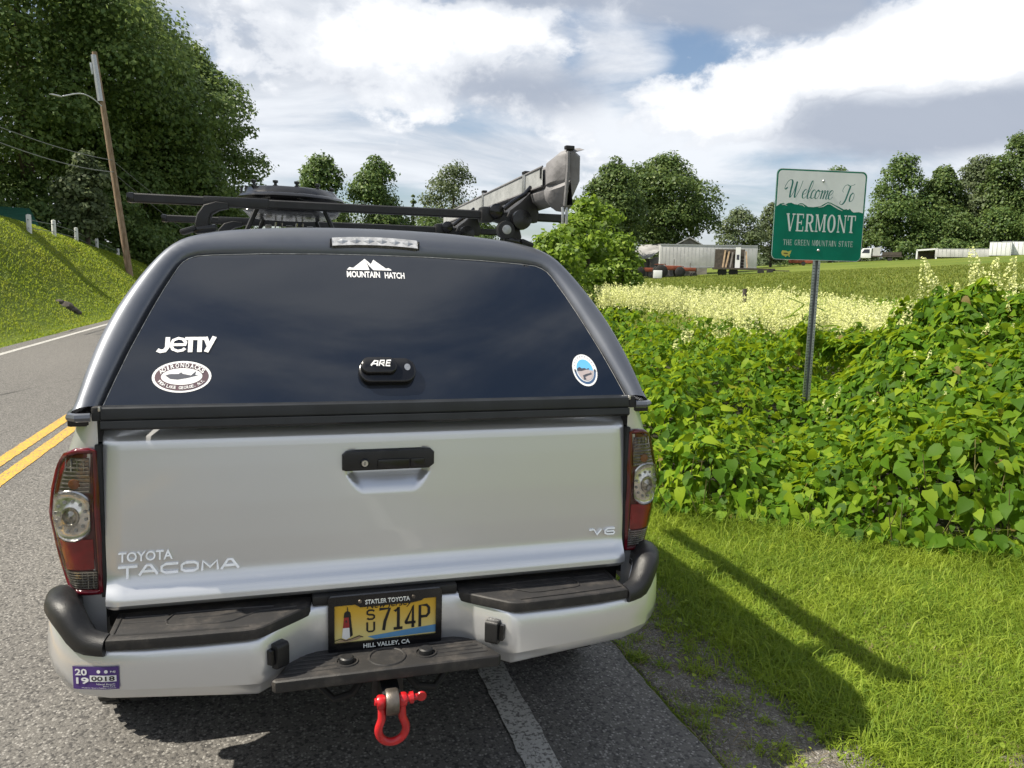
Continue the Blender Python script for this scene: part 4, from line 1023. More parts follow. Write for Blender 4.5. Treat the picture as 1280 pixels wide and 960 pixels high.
    prof = [(.02, 1.168), (-.004, 1.1665), (-.009, 1.163), (-.012, 1.140), (-.012, 1.1375), (-.004, 1.1365), (-.004, 1.1335), (-.018, 1.132), (-.020, 1.116), (-.012, 1.109), (.03, 1.106)]
    rl.loft([[(x, y-.004*(1-(x/.71)**2)*1.5, z) for y, z in prof] for x in np.linspace(-.711, .711, 25)], False)
    fixn(rl.build('bottom_rail', MT['rail'], gl, 30))
    # handle with lock
    def cap(w, h, cx, cz, o0, o1, mat, name, par, bev=.004):
        n_ = 12; P = [(cx+w/2-h/2+h/2*math.cos(a), cz+h/2*math.sin(a)) for a in np.linspace(-math.pi/2, math.pi/2, n_)] + [(cx-w/2+h/2+h/2*math.cos(a), cz+h/2*math.sin(a)) for a in np.linspace(math.pi/2, 3*math.pi/2, n_)]
        c = Vector((cx, cz)); R_ = [[gat(*(c+(Vector(p)-c)*s), o) for p in P] for s, o in ((1, o0), (1, o1-bev), (.97, o1-bev*.3), (.90, o1))]
        q = B().loft(R_, True, True); return fixn(q.build(name, mat, par, 50))
    hd = cap(.158, .060, 0, 1.226, 0, .022, MT['blackgloss'], 'hatch_handle', gl)
    kn = cap(.100, .040, -.024, 1.232, .018, .036, MT['blackgloss'], 'hatch_knob', gl, .008)
    q = B(); q.add([gat(.055+.0085*math.cos(a), 1.231+.0085*math.sin(a), .0235) for a in np.linspace(0, 2*math.pi, 18, endpoint=False)], [tuple(range(18))]); q.build('hatch_lock', MT['sil_trim'], gl, 0)
    for j, (pts, w) in enumerate([([(-.052, -.006), (-.040, .0055), (-.030, .0055), (-.034, -.007)], .0045), ([(-.046, -.0018), (-.033, -.0018)], .003), ([(-.028, -.007), (-.022, .006), (-.010, .006), (-.012, .0), (-.022, -.001), (-.012, -.007)], .0042), ([(.010, .006), (-.002, .006), (-.007, -.007), (.006, -.007)], .0042), ([(-.003, -.0003), (.007, -.0003)], .003)]):
        bb = B(); stroke(bb, pts, w, 0); mk('lettering', [gat(v[0]*.9, 1.235+v[2], .0366+.0003*j) for v in bb.v], bb.f, MT['white'], gl, 0)

    # ---- stickers on the glass
    def polys(par, pts, mat, o, name='print'): return mk(name, [gat(x, z, o) for x, z in pts], [tuple(range(len(pts)))], mat, par, 0)
    # mountain logo
    st = polys(TR, [(-.091, 1.512), (-.083, 1.520), (-.072, 1.518), (-.036, 1.547), (-.018, 1.531), (-.010, 1.545), (.026, 1.518), (.034, 1.520), (.042, 1.515), (.042, 1.5125), (-.012, 1.5125), (-.024, 1.525), (-.032, 1.539), (-.024, 1.5125)], MT['white'], .0012, 'sticker')
    st['label'] = 'white mountain logo sticker'
    V, F = text_box('MOUNTAIN', .098, .019, 0, bold=.03); mk('lettering', [gat(-.043+v.x, 1.4985+v.y, .0014) for v in V], F, MT['white'], st, 0)
    V, F = text_box('HATCH', .060, .019, 0, bold=.03); mk('lettering', [gat(.050+v.x, 1.4975+v.y, .0014) for v in V], F, MT['white'], st, 0)
    B().sheet([[gat(x, 1.5095, .0010) for x in (-.092, .005)], [gat(x, 1.4885, .0010) for x in (-.092, .005)]])
    # wave brand word
    J = [[(.060, .036), (.060, .010), (.050, .001), (.036, .001), (.028, .008)]]
    words = [([(.026, .050), (.026, .018), (.020, .0075), (.010, .0055), (.002, .010)], .0115), ([(.036, .0255), (.071, .0255), (.071, .032), (.064, .043), (.052, .046), (.040, .040), (.0345, .0255), (.040, .011), (.052, .0055), (.064, .008), (.070, .014)], .0085),
             ([(.069, .0445), (.119, .0445)], .010), ([(.083, .045), (.083, .001)], .0115), ([(.106, .045), (.106, .001)], .0115), ([(.1195, .0485), (.128, .022)], .011), ([(.143, .0495), (.1225, .0005)], .0115)]
    par = None
    for j, (pts, w) in enumerate(words):
        bb = B(); stroke(bb, [(x, z) for x, z in pts], w, 0)
        ooo = mk('sticker' if par is None else 'lettering', [gat(-.597+v[0], 1.283+v[2]*.78, .0012+.0003*j) for v in bb.v], bb.f, MT['white'], par or TR, 0)
        if par is None: par = ooo; par['label'] = 'white surf word sticker'
    # oval sticker
    cx, cz = -.531, 1.226
    ov = polys(TR, circ(cx, cz, .072, .037, 40), MT['white'], .0010, 'sticker'); ov['label'] = 'oval fishing sticker with white rim'
    polys(ov, circ(cx, cz, .0655, .0325, 40), MT['maroon'], .0015); polys(ov, circ(cx, cz, .050, .0195, 40), MT['white'], .0020)
    fish = [(-.040, .003), (-.030, .006), (-.008, .006), (-.002, .010), (.002, .006), (.022, .002), (.034, .012), (.032, .003), (.040, .001), (.030, .0), (.012, -.004), (-.010, -.007), (-.028, -.005)]
    polys(ov, [(cx+x, cz+z) for x, z in fish], MT['slate'], .0025)
    def arc_text(par, s, rx, rz, a0, a1, h, w, mat, o, flip=False, cxx=cx, czz=cz):
        for i, ch in enumerate(s):
            if ch == ' ': continue
            t = a0+(a1-a0)*(i/(len(s)-1)); V, F = text_box(ch, w*(.45 if ch in 'I.,' else 1), h*(.3 if ch in '.,' else 1), 0, bold=.02)
            px_, pz_ = cxx+rx*math.cos(t), czz+rz*math.sin(t); an = math.atan2(math.sin(t)*rx, math.cos(t)*rz)+(-math.pi/2 if not flip else math.pi/2)
            c, s_ = math.cos(an), math.sin(an); dz = (-h*.35 if ch in '.,' else 0)
            mk('lettering', [gat(px_+v.x*c-(v.y+dz)*s_, pz_+v.x*s_+(v.y+dz)*c, o) for v in V], F, mat, par, 0)
    arc_text(ov, 'ADIRONDACKS', .0575, .0262, R(152), R(28), .0105, .0088, MT['white'], .0026)
    arc_text(ov, 'FISH LAKE GEORGE, N.Y.', .0580, .0262, R(205), R(335), .0072, .0052, MT['white'], .0026, True)
    # round landscape sticker
    cx, cz = .597, 1.232
    rd = polys(TR, circ(cx, cz, .0395, .0435, 40), MT['white'], .0010, 'sticker'); rd['label'] = 'round coastal landscape sticker'
    polys(rd, circ(cx, cz, .0345, .038, 24, math.pi, 2*math.pi), MT['navy'], .0013); polys(rd, circ(cx, cz, .0285, .0315, 40), MT['white'], .0016)
    polys(rd, circ(cx, cz, .0265, .0292, 40), MT['skyblue'], .0020)
    polys(rd, [(cx-.0262, cz-.004), (cx+.004, cz+.001), (cx+.0262, cz-.002)]+circ(cx, cz, .0262, .029, 18, 2*math.pi-.1, math.pi+.12), MT['tan'], .0024)
    polys(rd, [(cx-.0262, cz-.003), (cx-.025, cz+.0035), (cx-.016, cz+.008), (cx-.010, cz+.004), (cx, cz+.005), (cx+.006, cz+.002), (cx+.012, cz+.005), (cx+.015, cz+.002), (cx+.002, cz+.0005), (cx-.012, cz-.003)], MT['slate'], .0027)
    bb = B(); stroke(bb, [(cx+.016, cz-.006), (cx+.018, cz-.010), (cx+.004, cz-.013), (cx-.008, cz-.017), (cx-.006, cz-.026)], .0055, 0, [.4, .6, .9, 1.2, 1.6]); mk('print', [gat(v[0], v[2], .003) for v in bb.v], bb.f, MT['slate'], rd, 0)
    arc_text(rd, 'IT IS A SHORE THING', .0315, .0350, R(165), R(15), .0052, .0042, MT['slate'], .0022, False, cx, cz) if False else None
    for a in np.linspace(R(20), R(160), 11):
        bb = B(); ux, uz = math.cos(a), math.sin(a); stroke(bb, [(cx+.0325*ux, cz+.036*uz), (cx+.0345*ux, cz+.0385*uz)], .0022, 0); mk('print', [gat(v[0], v[2], .0022) for v in bb.v], bb.f, MT['slate'], rd, 0)
    for s in (-1, 1): polys(rd, circ(cx+s*.0322, cz-.001, .0028, .0036, 10), MT['slate'], .0026)

    # ---- roof rack
    def bar(y, z, x0, x1):
        sec = [(-.016, -.010), (-.012, -.014), (.012, -.014), (.016, -.010), (.016, .010), (.012, .014), (-.012, .014), (-.016, .010)]
        b = fixn(B().loft([[(x, y+a, z+c) for a, c in sec] for x in (x0, x1)], True, True).build('crossbar', MT['black'], TR, 30))
        for x, s in ((x0, -1), (x1, 1)): B().box((x+s*.010, y, z), (.022, .036, .031), .006).build('bar_cap', MT['blackgloss'], b)
        B().box((x0+.30, y, z), (.20, .0365, .0315), .005).build('bar_sleeve', MT['black'], b)
        for s in (-1, 1):
            xt = s*.475
            rings = []
            pts = [(xt+s*.040, 1.640, .030, .022), (xt+s*.044, 1.655, .034, .022), (xt+s*.040, 1.678, .032, .020), (xt+s*.026, z-.026, .030, .018), (xt-s*.002, z-.014, .028, .014), (xt-s*.035, z-.012, .024, .008)]
            for i, (x, zz, hw, th) in enumerate(pts):
                a = Vector((pts[min(i+1, 5)][0]-pts[max(i-1, 0)][0], 0, pts[min(i+1, 5)][1]-pts[max(i-1, 0)][1])).normalized(); nn = Vector((-a.z, 0, a.x))
                rings.append([(x+nn.x*th*c, y+hw*d, zz+nn.z*th*c) for c, d in ((-1, -.8), (-.8, -1), (.8, -1), (1, -.8), (1, .8), (.8, 1), (-.8, 1), (-1, .8))])
            tw = fixn(B().loft(rings, True, True).build('rack_foot', MT['black'], TR, 50))
            B().box((xt+s*.085, y-.01, 1.634), (.05, .07, .016), .007, (0, s*R(20), 0)).build('foot_pad', MT['black'], tw)
            B().box((xt+s*.035, y, 1.640), (.07, .07, .022), .008, (0, s*R(10), 0)).build('foot_base', MT['blackgloss'], tw)
        return b
    bar(.60, 1.728, -.715, .695); bar(1.45, 1.722, -.735, .715)
camper()

def gear():
    # long grey awning bag along the right of the rack
    t = thing('awning_bag', 'long grey vinyl awning bag strapped along the right of the roof rack', 'awning', (.60, .60, 1.74))
    def L(x, y, z): return (x-.60, y-.60, z-1.74)
    def sec(y, zt, zb, xl, xr, k=0):
        zm = lerp(zb, zt, .48)
        return [L(xl+.035, y, zb), L(xl+.008, y, lerp(zb, zm, .35)), L(xl, y, lerp(zb, zm, .75)), L(xl+.014, y, zm), L(xl+.006, y, zm+.006), L(xl+.004, y, zt-.012), L(xl+.012, y, zt), L(xl+.05, y, zt+.008), L(xr-.02, y, zt), L(xr, y, zt-.02), L(xr, y, zm), L(xr-.01, y, zb+.03), L(xr-.035, y, zb)]
    rows = [sec(y, lerp(1.888, 1.852, (y-.40)/1.75), lerp(1.752, 1.765, (y-.4)/1.75)+.006*math.sin(y*5), .574+.004*math.sin(y*7), .655) for y in np.linspace(.40, 2.15, 36)]
    fixn(B().loft(rows, True, True).build('bag_body', MT['awning'], t, 40))
    # slack end sleeve rising to a pinched, folded tip
    end = []
    for y, zt, zb, xl, xr in ((.425, 1.893, 1.746, .568, .660), (.40, 1.896, 1.745, .567, .662), (.37, 1.903, 1.738, .570, .662), (.335, 1.916, 1.732, .580, .658), (.312, 1.922, 1.735, .596, .652), (.298, 1.914, 1.75, .608, .648)):
        w = [Vector(p) for p in sec(y, zt, zb, xl, xr)]
        end.append([tuple(p+Vector((0, .30*max(0, (1.86-1.74)-p.z)*min(1, (.425-y)/.06), 0))+Vector((.004*math.sin(i*2.1+y*40), .002*math.sin(i*1.3), .003*math.sin(i*2.7+y*30)))) for i, p in enumerate(w)])
    fixn(B().loft(end, True, True).build('end_sleeve', MT['awning'], t, 50))
    B().tube([L(.606, .297, 1.914), L(.606, .296, 1.86), L(.608, .310, 1.80), L(.612, .330, 1.748)], .0065, 6).build('fold', MT['awning'], t)
    # pale side flap with seam, slot and straps
    rows = [[L(.569, y, lerp(1.884, 1.849, (y-.42)/1.73)-(.064-.012*(y-.42)/1.73)*u) for y in np.linspace(.44, 2.13, 30)] for u in (0, .33, .66, 1)]
    fixn(B().sheet(rows).build('side_flap', MT['awnflap'], t, 30))
    for u in (0, 1): B().tube([L(.568, y, lerp(1.884, 1.849, (y-.42)/1.73)-(.064-.012*(y-.42)/1.73)*u) for y in np.linspace(.44, 2.13, 12)], .0035, 5).build('flap_seam', MT['awning'], t)
    B().box(L(.5675, .455, 1.862), (.004, .012, .032)).build('slot', MT['ink'], t, 0)
    for y, w in ((.645, .030), (1.25, .022)):
        B().box(L(.567, y, 1.848), (.006, w, .066), .002).build('strap', MT['galv'], t)
        B().box(L(.573, y, 1.888-.01*(y-.6)), (.02, w*1.2, .010), .002).build('strap_buckle', MT['ink'], t)
    for x, y in ((.606, .335), (.622, .342)): B().tube([L(x, y, 1.742), L(x, y-.005, 1.715), L(x+.002, y, 1.690)], .005, 6).build('toggle', MT['galv'], t)
    B().box(L(.612, .305, 1.927), (.03, .02, .012), .003).build('tip_clip', MT['ink'], t)
    # clamps that hold it to the bars
    for i, y in enumerate((.60, 1.45)):
        z = 1.728 if i == 0 else 1.722
        c = thing('awning_clamp', 'black plastic awning clamp on the rear crossbar' if i == 0 else 'black plastic awning clamp on the front crossbar', 'clamp', (.50, y, z), 0, 'awning clamps on the roof bars')
        B().box((-.085, 0, .0), (.045, .06, .055), .010).build('clamp_block', MT['black'], c)
        B().lathe([(.018, -.045), (.026, -.04), (.026, -.02), (.012, -.018)], (-.055, 0, .012), 'y', 14, True).build('clamp_knob', MT['blackgloss'], c)
        q = B(); P = [(-.02, -.02), (.10, -.02), (.105, .015), (.085, .070), (.07, .085), (.055, .070), (.03, .045), (-.005, .018)]
        q.prism(P, 'y', -.028, .028, .008); q.build('clamp_bracket', MT['black'], c)
        q = B().tube([(-.03, -.04, .02), (.0, -.045, .045), (.045, -.045, .075), (.068, -.035, .10)], .008, 8); q.build('bracket_rib', MT['blackgloss'], c)
        B().lathe([(.010, -.02), (.034, -.018), (.036, 0), (.034, .018), (.010, .02)], (.03, -.05, -.015), 'y', 20, True).build('strap_wheel', MT['blackgloss'], c)
        B().lathe([(.008, -.02), (.030, -.018), (.032, 0), (.030, .018), (.008, .02)], (-.025, -.045, -.052), 'y', 20, True).build('strap_wheel', MT['black'], c)
        B().lathe([(.010, -.022), (.016, -.021), (.016, .021)], (-.025, -.047, -.052), 'y', 14, True).build('wheel_hub', MT['galv'], c)
    # black carrier on the left of the rack
    t = thing('rack_carrier', 'black ridged gear carrier with knobs on the left of the roof rack', 'carrier', (-.245, .95, 1.700))
    P = [(-.178, -.16), (-.165, -.24), (-.12, -.30), (-.05, -.33), (.04, -.32), (.12, -.27), (.175, -.19), (.19, -.10), (.19, .12), (.15, .24), (.08, .31), (-.03, .33), (-.12, .30), (-.17, .22)]
    def oct_(k, z): return [(x*k, y*k, z) for x, y in P]
    fixn(B().loft([oct_(.80, .016), oct_(.90, .022), oct_(1.0, .052), oct_(1.01, .062), oct_(.985, .070), oct_(.95, .074)], True, True).build('tray', MT['blackgloss'], t, 30))
    fixn(B().loft([oct_(.90, .0735), oct_(.84, .096), oct_(.78, .100)], True, True).build('tray_lid', MT['blackgloss'], t, 50))
    for i, (x, y) in enumerate([(-.12, -.22), (-.05, -.24), (.02, -.24), (.09, -.20), (.145, -.08), (-.14, .02), (-.03, .0), (.05, .12)]):
        B().lathe([(.009, .095), (.009, .102), (.005, .104), (.005, .109), (.009, .111), (.009, .118), (0, .120)], (x, y, 0), 'z', 12).build('knob', MT['blackgloss'], t)
    for s in (-1, 1):
        B().tube([(s*.12-.02, -.30, .012), (s*.05-.02, -.33, .04)], .006, 6).build('underside_rib', MT['sil_trim'], t)
        B().tube([(s*.15, -.28, -.07), (s*.11, -.28, .02)], .008, 6).build('leg', MT['black'], t); B().tube([(s*.12, .30, -.02), (s*.10, .28, .03)], .008, 6).build('leg', MT['black'], t)
    for i in range(3):
        x = -.085+.082*i
        fr = B().tube([(x-.030, .30, .012), (x-.026, .30, -.026), (x+.024, .30, -.026), (x+.030, .30, .012)], .0035, 6).build('latch', MT['lensclear'], t)
        B().box((x, .302, -.006), (.026, .012, .014), .003).build('latch_pin', MT['sil_trim'], fr)
    B().tube([(-.16, .30, -.035), (.20, .30, -.035)], .010, 8).build('latch_bar', MT['black'], t)
    B().tube([(-.175, .12, .05), (-.177, .12, .128)], .005, 8).build('rod', MT['black'], t); B().tube([(-.160, .13, .05), (-.160, .13, .134)], .006, 8).build('rod', MT['black'], t)
gear()
# ------------------------------------------------------------------ placing helpers
def azpt(u, dist, v=345):
    d = CF + CR*((u-640)/FPX) - CU*((v-480)/FPX); h = math.hypot(d.x, d.y); k = dist/h
    return CAM.x+d.x*k, CAM.y+d.y*k, CAM.z+d.z*k     # world point at that horizontal distance

# ------------------------------------------------------------------ welcome sign
def sign():
    sx, sy = 4.66, 4.30
    bz = gz1(sx, sy)
    rz = R(-9.0)
    t = thing('welcome_sign', 'green and white welcome sign on a perforated steel post in the thicket', 'road sign', (sx, sy, bz), rz)
    # coordinates: x right, z up, facing -y; panel
    Wd, Ht, zc = .918, .850, 2.185-bz
    def outline(w, h, r): return rrect(0, zc, w, h, r, 6)
    pan = B().prism(outline(Wd, Ht, .05), 'y', -.0035, 0).build('sign_panel', MT['sign_green'], t, 0)
    def flat(par, pts, mat, o, name='print'): return mk(name, [(x, -.0035-o, zc+z) for x, z in pts], [tuple(range(len(pts)))], mat, par, 0)
    flat(pan, [(x, z-zc) for x, z in outline(Wd-.0, Ht-.0, .05)], MT['sign_white'], .0008, 'edge_band')
    flat(pan, [(x, z-zc) for x, z in outline(Wd-.008, Ht-.008, .047)], MT['sign_green'], .0016, 'green_field')
    # white upper field with mountain skyline
    w2, h2 = Wd/2-.017, Ht/2-.017
    sky_ = [(-w2, .072), (-.43, .080), (-.405, .098), (-.375, .104), (-.35, .094), (-.325, .106), (-.295, .110), (-.265, .098), (-.23, .094), (-.205, .108), (-.18, .108), (-.155, .094), (-.125, .078), (-.07, .076), (.0, .086), (.04, .112), (.075, .128), (.105, .124), (.15, .104), (.20, .084), (.245, .064), (.27, .070), (.285, .062), (.305, .074), (.325, .052), (.345, .040), (.40, .046), (w2, .036)]
    top = [(w2-.04+.04*math.cos(a), h2-.04+.04*math.sin(a)) for a in np.linspace(0, math.pi/2, 6)] + [(-w2+.04+.04*math.cos(a), h2-.04+.04*math.sin(a)) for a in np.linspace(math.pi/2, math.pi, 6)]
    flat(pan, sky_+top, MT['sign_white'], .0024, 'white_field')
    for j, (pts, w, tp) in enumerate([([(-.02, .074), (.03, .086), (.07, .112), (.10, .112), (.14, .092), (.19, .068), (.23, .052)], .011, [.2, .8, 1, .8, 1, 1, .3]), ([(-.39, .088), (-.36, .092), (-.335, .080)], .009, [.3, 1, .3]), ([(-.215, .094), (-.18, .094), (-.155, .074)], .010, [.5, 1, .3])]):
        b = B(); stroke(b, pts, w, 0, tp); mk('snow_line', [(v[0], -.0035-.0034, zc+v[2]) for v in b.v], b.f, MT['sign_letter'], pan, 0)
    # slab-serif lettering drawn with thick and thin strokes
    TK, TN, SF = .20, .085, .07
    G = {'V': ([((.16, 1), (.5, 0), TK), ((.84, 1), (.52, 0), TN)], [(.0, .34, 1), (.66, 1.0, 1)], .95),
         'E': ([((.22, 1), (.22, 0), TK), ((.1, .965), (.86, .965), SF), ((.1, .035), (.88, .035), SF), ((.2, .5), (.66, .5), SF), ((.86, 1), (.86, .74), SF), ((.88, 0), (.88, .28), SF), ((.66, .62), (.66, .38), SF)], [(.02, .4, 1), (.02, .4, 0)], .88),
         'R': ([((.22, 1), (.22, 0), TK), ((.1, .965), (.62, .965), SF), ((.2, .49), (.6, .49), SF), ((.58, .97), (.78, .86), .11), ((.78, .90), (.78, .58), TK*.95), ((.78, .60), (.58, .48), .11), ((.52, .48), (.80, .03), TK*.95)], [(.02, .4, 0), (.70, 1.0, 0)], .95),
         'M': ([((.14, 1), (.14, 0), TN), ((.18, 1), (.5, .06), TK*.8), ((.80, 1), (.5, .06), TN), ((.86, 1), (.86, 0), TK*.9)], [(.02, .28, 1), (.02, .28, 0), (.72, 1.0, 1), (.70, 1.02, 0)], 1.18),
         'O': (None, [], 1.0),
         'N': ([((.15, 1), (.15, 0), TN), ((.17, 1), (.84, 0), TK*.9), ((.86, 1), (.86, 0), TN)], [(.02, .3, 1), (.02, .3, 0), (.72, 1.0, 1)], 1.0),
         'T': ([((.5, 1), (.5, 0), TK), ((.06, .965), (.94, .965), SF), ((.06, 1), (.06, .70), SF), ((.94, 1), (.94, .70), SF)], [(.30, .70, 0)], .9),
         'H': ([((.2, 1), (.2, 0), TK), ((.8, 1), (.8, 0), TK), ((.2, .5), (.8, .5), SF)], [(.02, .38, 1), (.02, .38, 0), (.62, .98, 1), (.62, .98, 0)], 1.0),
         'U': ([((.2, 1), (.2, .2), TK), ((.2, .25), (.32, .04), .14), ((.3, .04), (.66, .04), SF*1.2), ((.64, .04), (.8, .25), .1), ((.8, 1), (.8, .2), TN)], [(.02, .38, 1), (.66, .96, 1)], .98),
         'A': ([((.47, 1), (.16, 0), TN), ((.50, 1), (.82, 0), TK), ((.28, .34), (.68, .34), SF)], [(.02, .32, 0), (.64, 1.0, 0)], .98),
         'I': ([((.5, 1), (.5, 0), TK*1.9)], [(.1, .9, 1), (.1, .9, 0)], .5),
         'S': ([((.82, .95), (.82, .68), SF), ((.8, .86), (.55, .97), SF), ((.57, .97), (.25, .88), SF*1.2), ((.2, .88), (.2, .64), .16), ((.18, .64), (.8, .40), .17), ((.8, .40), (.78, .14), .16), ((.78, .12), (.45, .03), SF*1.2), ((.48, .03), (.18, .12), SF), ((.16, .05), (.16, .32), SF)], [], .86),
         'G': ([((.84, .97), (.84, .68), SF), ((.8, .86), (.52, .97), SF), ((.55, .965), (.25, .82), .10), ((.22, .84), (.22, .16), TK), ((.24, .18), (.52, .035), .10), ((.48, .035), (.8, .12), SF), ((.80, .46), (.80, .06), TK*.85)], [(.58, 1.0, .455)], 1.0)}
    def serif_word(par, word, x0, x1, z0, h, mat, o, zs=0.0, wt=1.0):
        units = sum(G[c][2] if c != ' ' else .55 for c in word)+.10*(len(word)-1); k = (x1-x0)/units; x = x0; jj = 0
        for c in word:
            if c == ' ': x += (.55+.10)*k; continue
            S, sf, w = G[c]; cw = w*k; b = B()
            def Z(xx, zz): return (xx, 0, z0+zz*h + zs*(xx-x0))
            if S is None:
                n = 28; ou = [Z(x+cw*(.5+.44*math.cos(a)), .5+.52*math.sin(a)) for a in np.linspace(0, 2*math.pi, n)]; inn = [Z(x+cw*(.5+.22*math.cos(a)), .5+.44*math.sin(a)) for a in np.linspace(0, 2*math.pi, n)]
                b.sheet([ou, inn])
            else:
                for i, (a, e, tk) in enumerate(S):
                    bb = B(); stroke(bb, [(x+a[0]*cw, z0+a[1]*h), (x+e[0]*cw, z0+e[1]*h)], tk*wt*(k if abs(a[0]-e[0]) < abs(a[1]-e[1])*.9 else h), 0)
                    b.add([(v[0], -.0002*(i+1), v[2]+zs*(v[0]-x0)) for v in bb.v], bb.f)
                for i, (a, e, zz) in enumerate(sf if wt == 1.0 else []):
                    zc_ = zz if zz not in (0, 1) else (.035 if zz == 0 else .965)
                    b.add([(x+a*cw, -.0002*(i+9), z0+(zc_-.035)*h), (x+e*cw, -.0002*(i+9), z0+(zc_-.035)*h), (x+e*cw, -.0002*(i+9), z0+(zc_+.035)*h), (x+a*cw, -.0002*(i+9), z0+(zc_+.035)*h)], [(0, 1, 2, 3)])
            mk('lettering', [(v[0], v[1]-.0035-o, zc+v[2]) for v in b.v], b.f, mat, par, 0); x += (w+.10)*k
    serif_word(pan, 'VERMONT', -.335, .375, -.155, .165, MT['sign_letter'], .0026)
    serif_word(pan, 'THE GREEN MOUNTAIN STATE', -.35, .365, -.288, .054, MT['sign_letter'], .0026, 0.0, .62)
    # script words as pen strokes
    def pen(pts, w, o): 
        P = spline([(x, z, 0) for x, z in pts], 6); b = B(); P = [(p[0], p[1]) for p in P]
        tp = []
        for i in range(len(P)):
            d = Vector(P[min(i+1, len(P)-1)])-Vector(P[max(i-1, 0)]); tp.append(.45+1.0*max(0, -d.y)/(d.length+1e-9))
        stroke(b, P, w, 0, tp); mk('lettering', [(v[0], -.0035-o, zc+v[2]) for v in b.v], b.f, MT['sign_script'], pan, 0)
    def at(pts, x, z, s, sh=.22): return [(x+(p[0]+sh*p[1])*s, z+p[1]*s) for p in pts]
    S_ = .155
    X = -.36; z0 = .155
    pen(at([(.02, .62), (-.12, .50), (-.14, .68), (.0, 1.0), (.18, 1.08), (.28, .92), (.26, .4), (.30, .02), (.46, .35), (.56, 1.0), (.56, .4), (.62, .02), (.82, .5), (.92, 1.05)], X, z0, S_, .15), .011, .0032)      # W
    e = [(.0, .22), (.16, .30), (.22, .46), (.12, .54), (.0, .36), (.02, .08), (.14, .0), (.28, .14)]
    pen(at(e, X+.165, z0, S_), .0085, .0034)
    pen(at([(.0, .14), (.18, .60), (.22, 1.0), (.12, 1.02), (.05, .5), (.08, .05), (.16, .0), (.28, .14)], X+.207, z0, S_), .0085, .0036)
    pen(at([(.22, .42), (.14, .54), (.02, .38), (.02, .10), (.12, .0), (.28, .14)], X+.250, z0, S_), .0085, .0034)
    pen(at([(.14, .54), (.02, .38), (.02, .10), (.12, .0), (.24, .16), (.24, .42), (.14, .54), (.20, .44), (.34, .46)], X+.292, z0, S_), .0085, .0036)
    pen(at([(.0, .44), (.06, .5), (.06, .0), (.10, .34), (.20, .52), (.24, .42), (.22, .0), (.28, .34), (.38, .52), (.42, .40), (.40, .06), (.48, .0), (.56, .14)], X+.345, z0, S_), .0085, .0034)
    pen(at(e, X+.430, z0, S_), .0085, .0036)
    X = .20
    pen(at([(.0, .52), (-.10, .62), (-.04, .88), (.12, .98), (.30, .92), (.52, .98), (.60, 1.04)], X+.01, z0-.01, S_), .009, .0032)
    pen(at([(.34, .92), (.30, .5), (.24, .0), (.10, -.22), (-.06, -.16), (-.04, .0)], X+.01, z0-.01, S_), .011, .0034)
    pen(at([(.14, .54), (.02, .38), (.02, .10), (.12, .0), (.24, .16), (.24, .42), (.14, .54)], X+.085, z0-.015, S_), .0095, .0036)
    # small yellow badge, lower left
    us = [(0, .05), (.01, .062), (.05, .060), (.07, .052), (.09, .060), (.105, .065), (.098, .040), (.088, .028), (.092, .010), (.084, .008), (.076, .022), (.06, .018), (.048, .006), (.036, .016), (.012, .022), (.002, .034)]
    em = flat(pan, [(-.36+x*.95, -.410+z*1.15) for x, z in us], MT['sign_yellow'], .0030, 'badge')
    for k in range(4): flat(pan, [(-.336+.011*k, -.372), (-.328+.011*k, -.372), (-.327+.011*k, -.361), (-.337+.011*k, -.361)], MT['dkwood'], .0036, 'badge_mark')
    for z in (.322, -.330): B().lathe([(.014, 0), (.014, -.004), (.009, -.010), (0, -.011)], (.015, -.005, zc+z), 'y', 14).build('bolt', MT['galv'], t)
    # channel post with punched holes
    ps = [(-.040, .004), (-.040, .010), (-.018, .012), (-.014, .036), (.014, .036), (.018, .012), (.040, .010), (.040, .004), (.014, .005), (.010, .030), (-.010, .030), (-.014, .005)]
    ps = [(-.038, .004), (-.016, .006), (-.011, .034), (.011, .034), (.016, .006), (.038, .004), (.038, .009), (.020, .011), (.015, .039), (-.015, .039), (-.020, .011), (-.038, .009)]
    post = B().prism([(x+.012, y) for x, y in ps], 'z', -.05, zc+.35).build('post', MT['galv'], t, 0)
    for k in range(58):
        z = .15+.0254*1.1*k
        if z < zc-.42:
            for xx in (-.0145, .0385): 
                q = B().lathe([(.0048, -.0008), (0, -.0009)], (xx*1.0, .0042, z), 'y', 8); q.build('hole', MT['hole'], post, 0)
            B().lathe([(.0052, -.0008), (0, -.0009)], (.012, .0335, z), 'y', 8).build('hole', MT['hole'], post, 0)
sign()

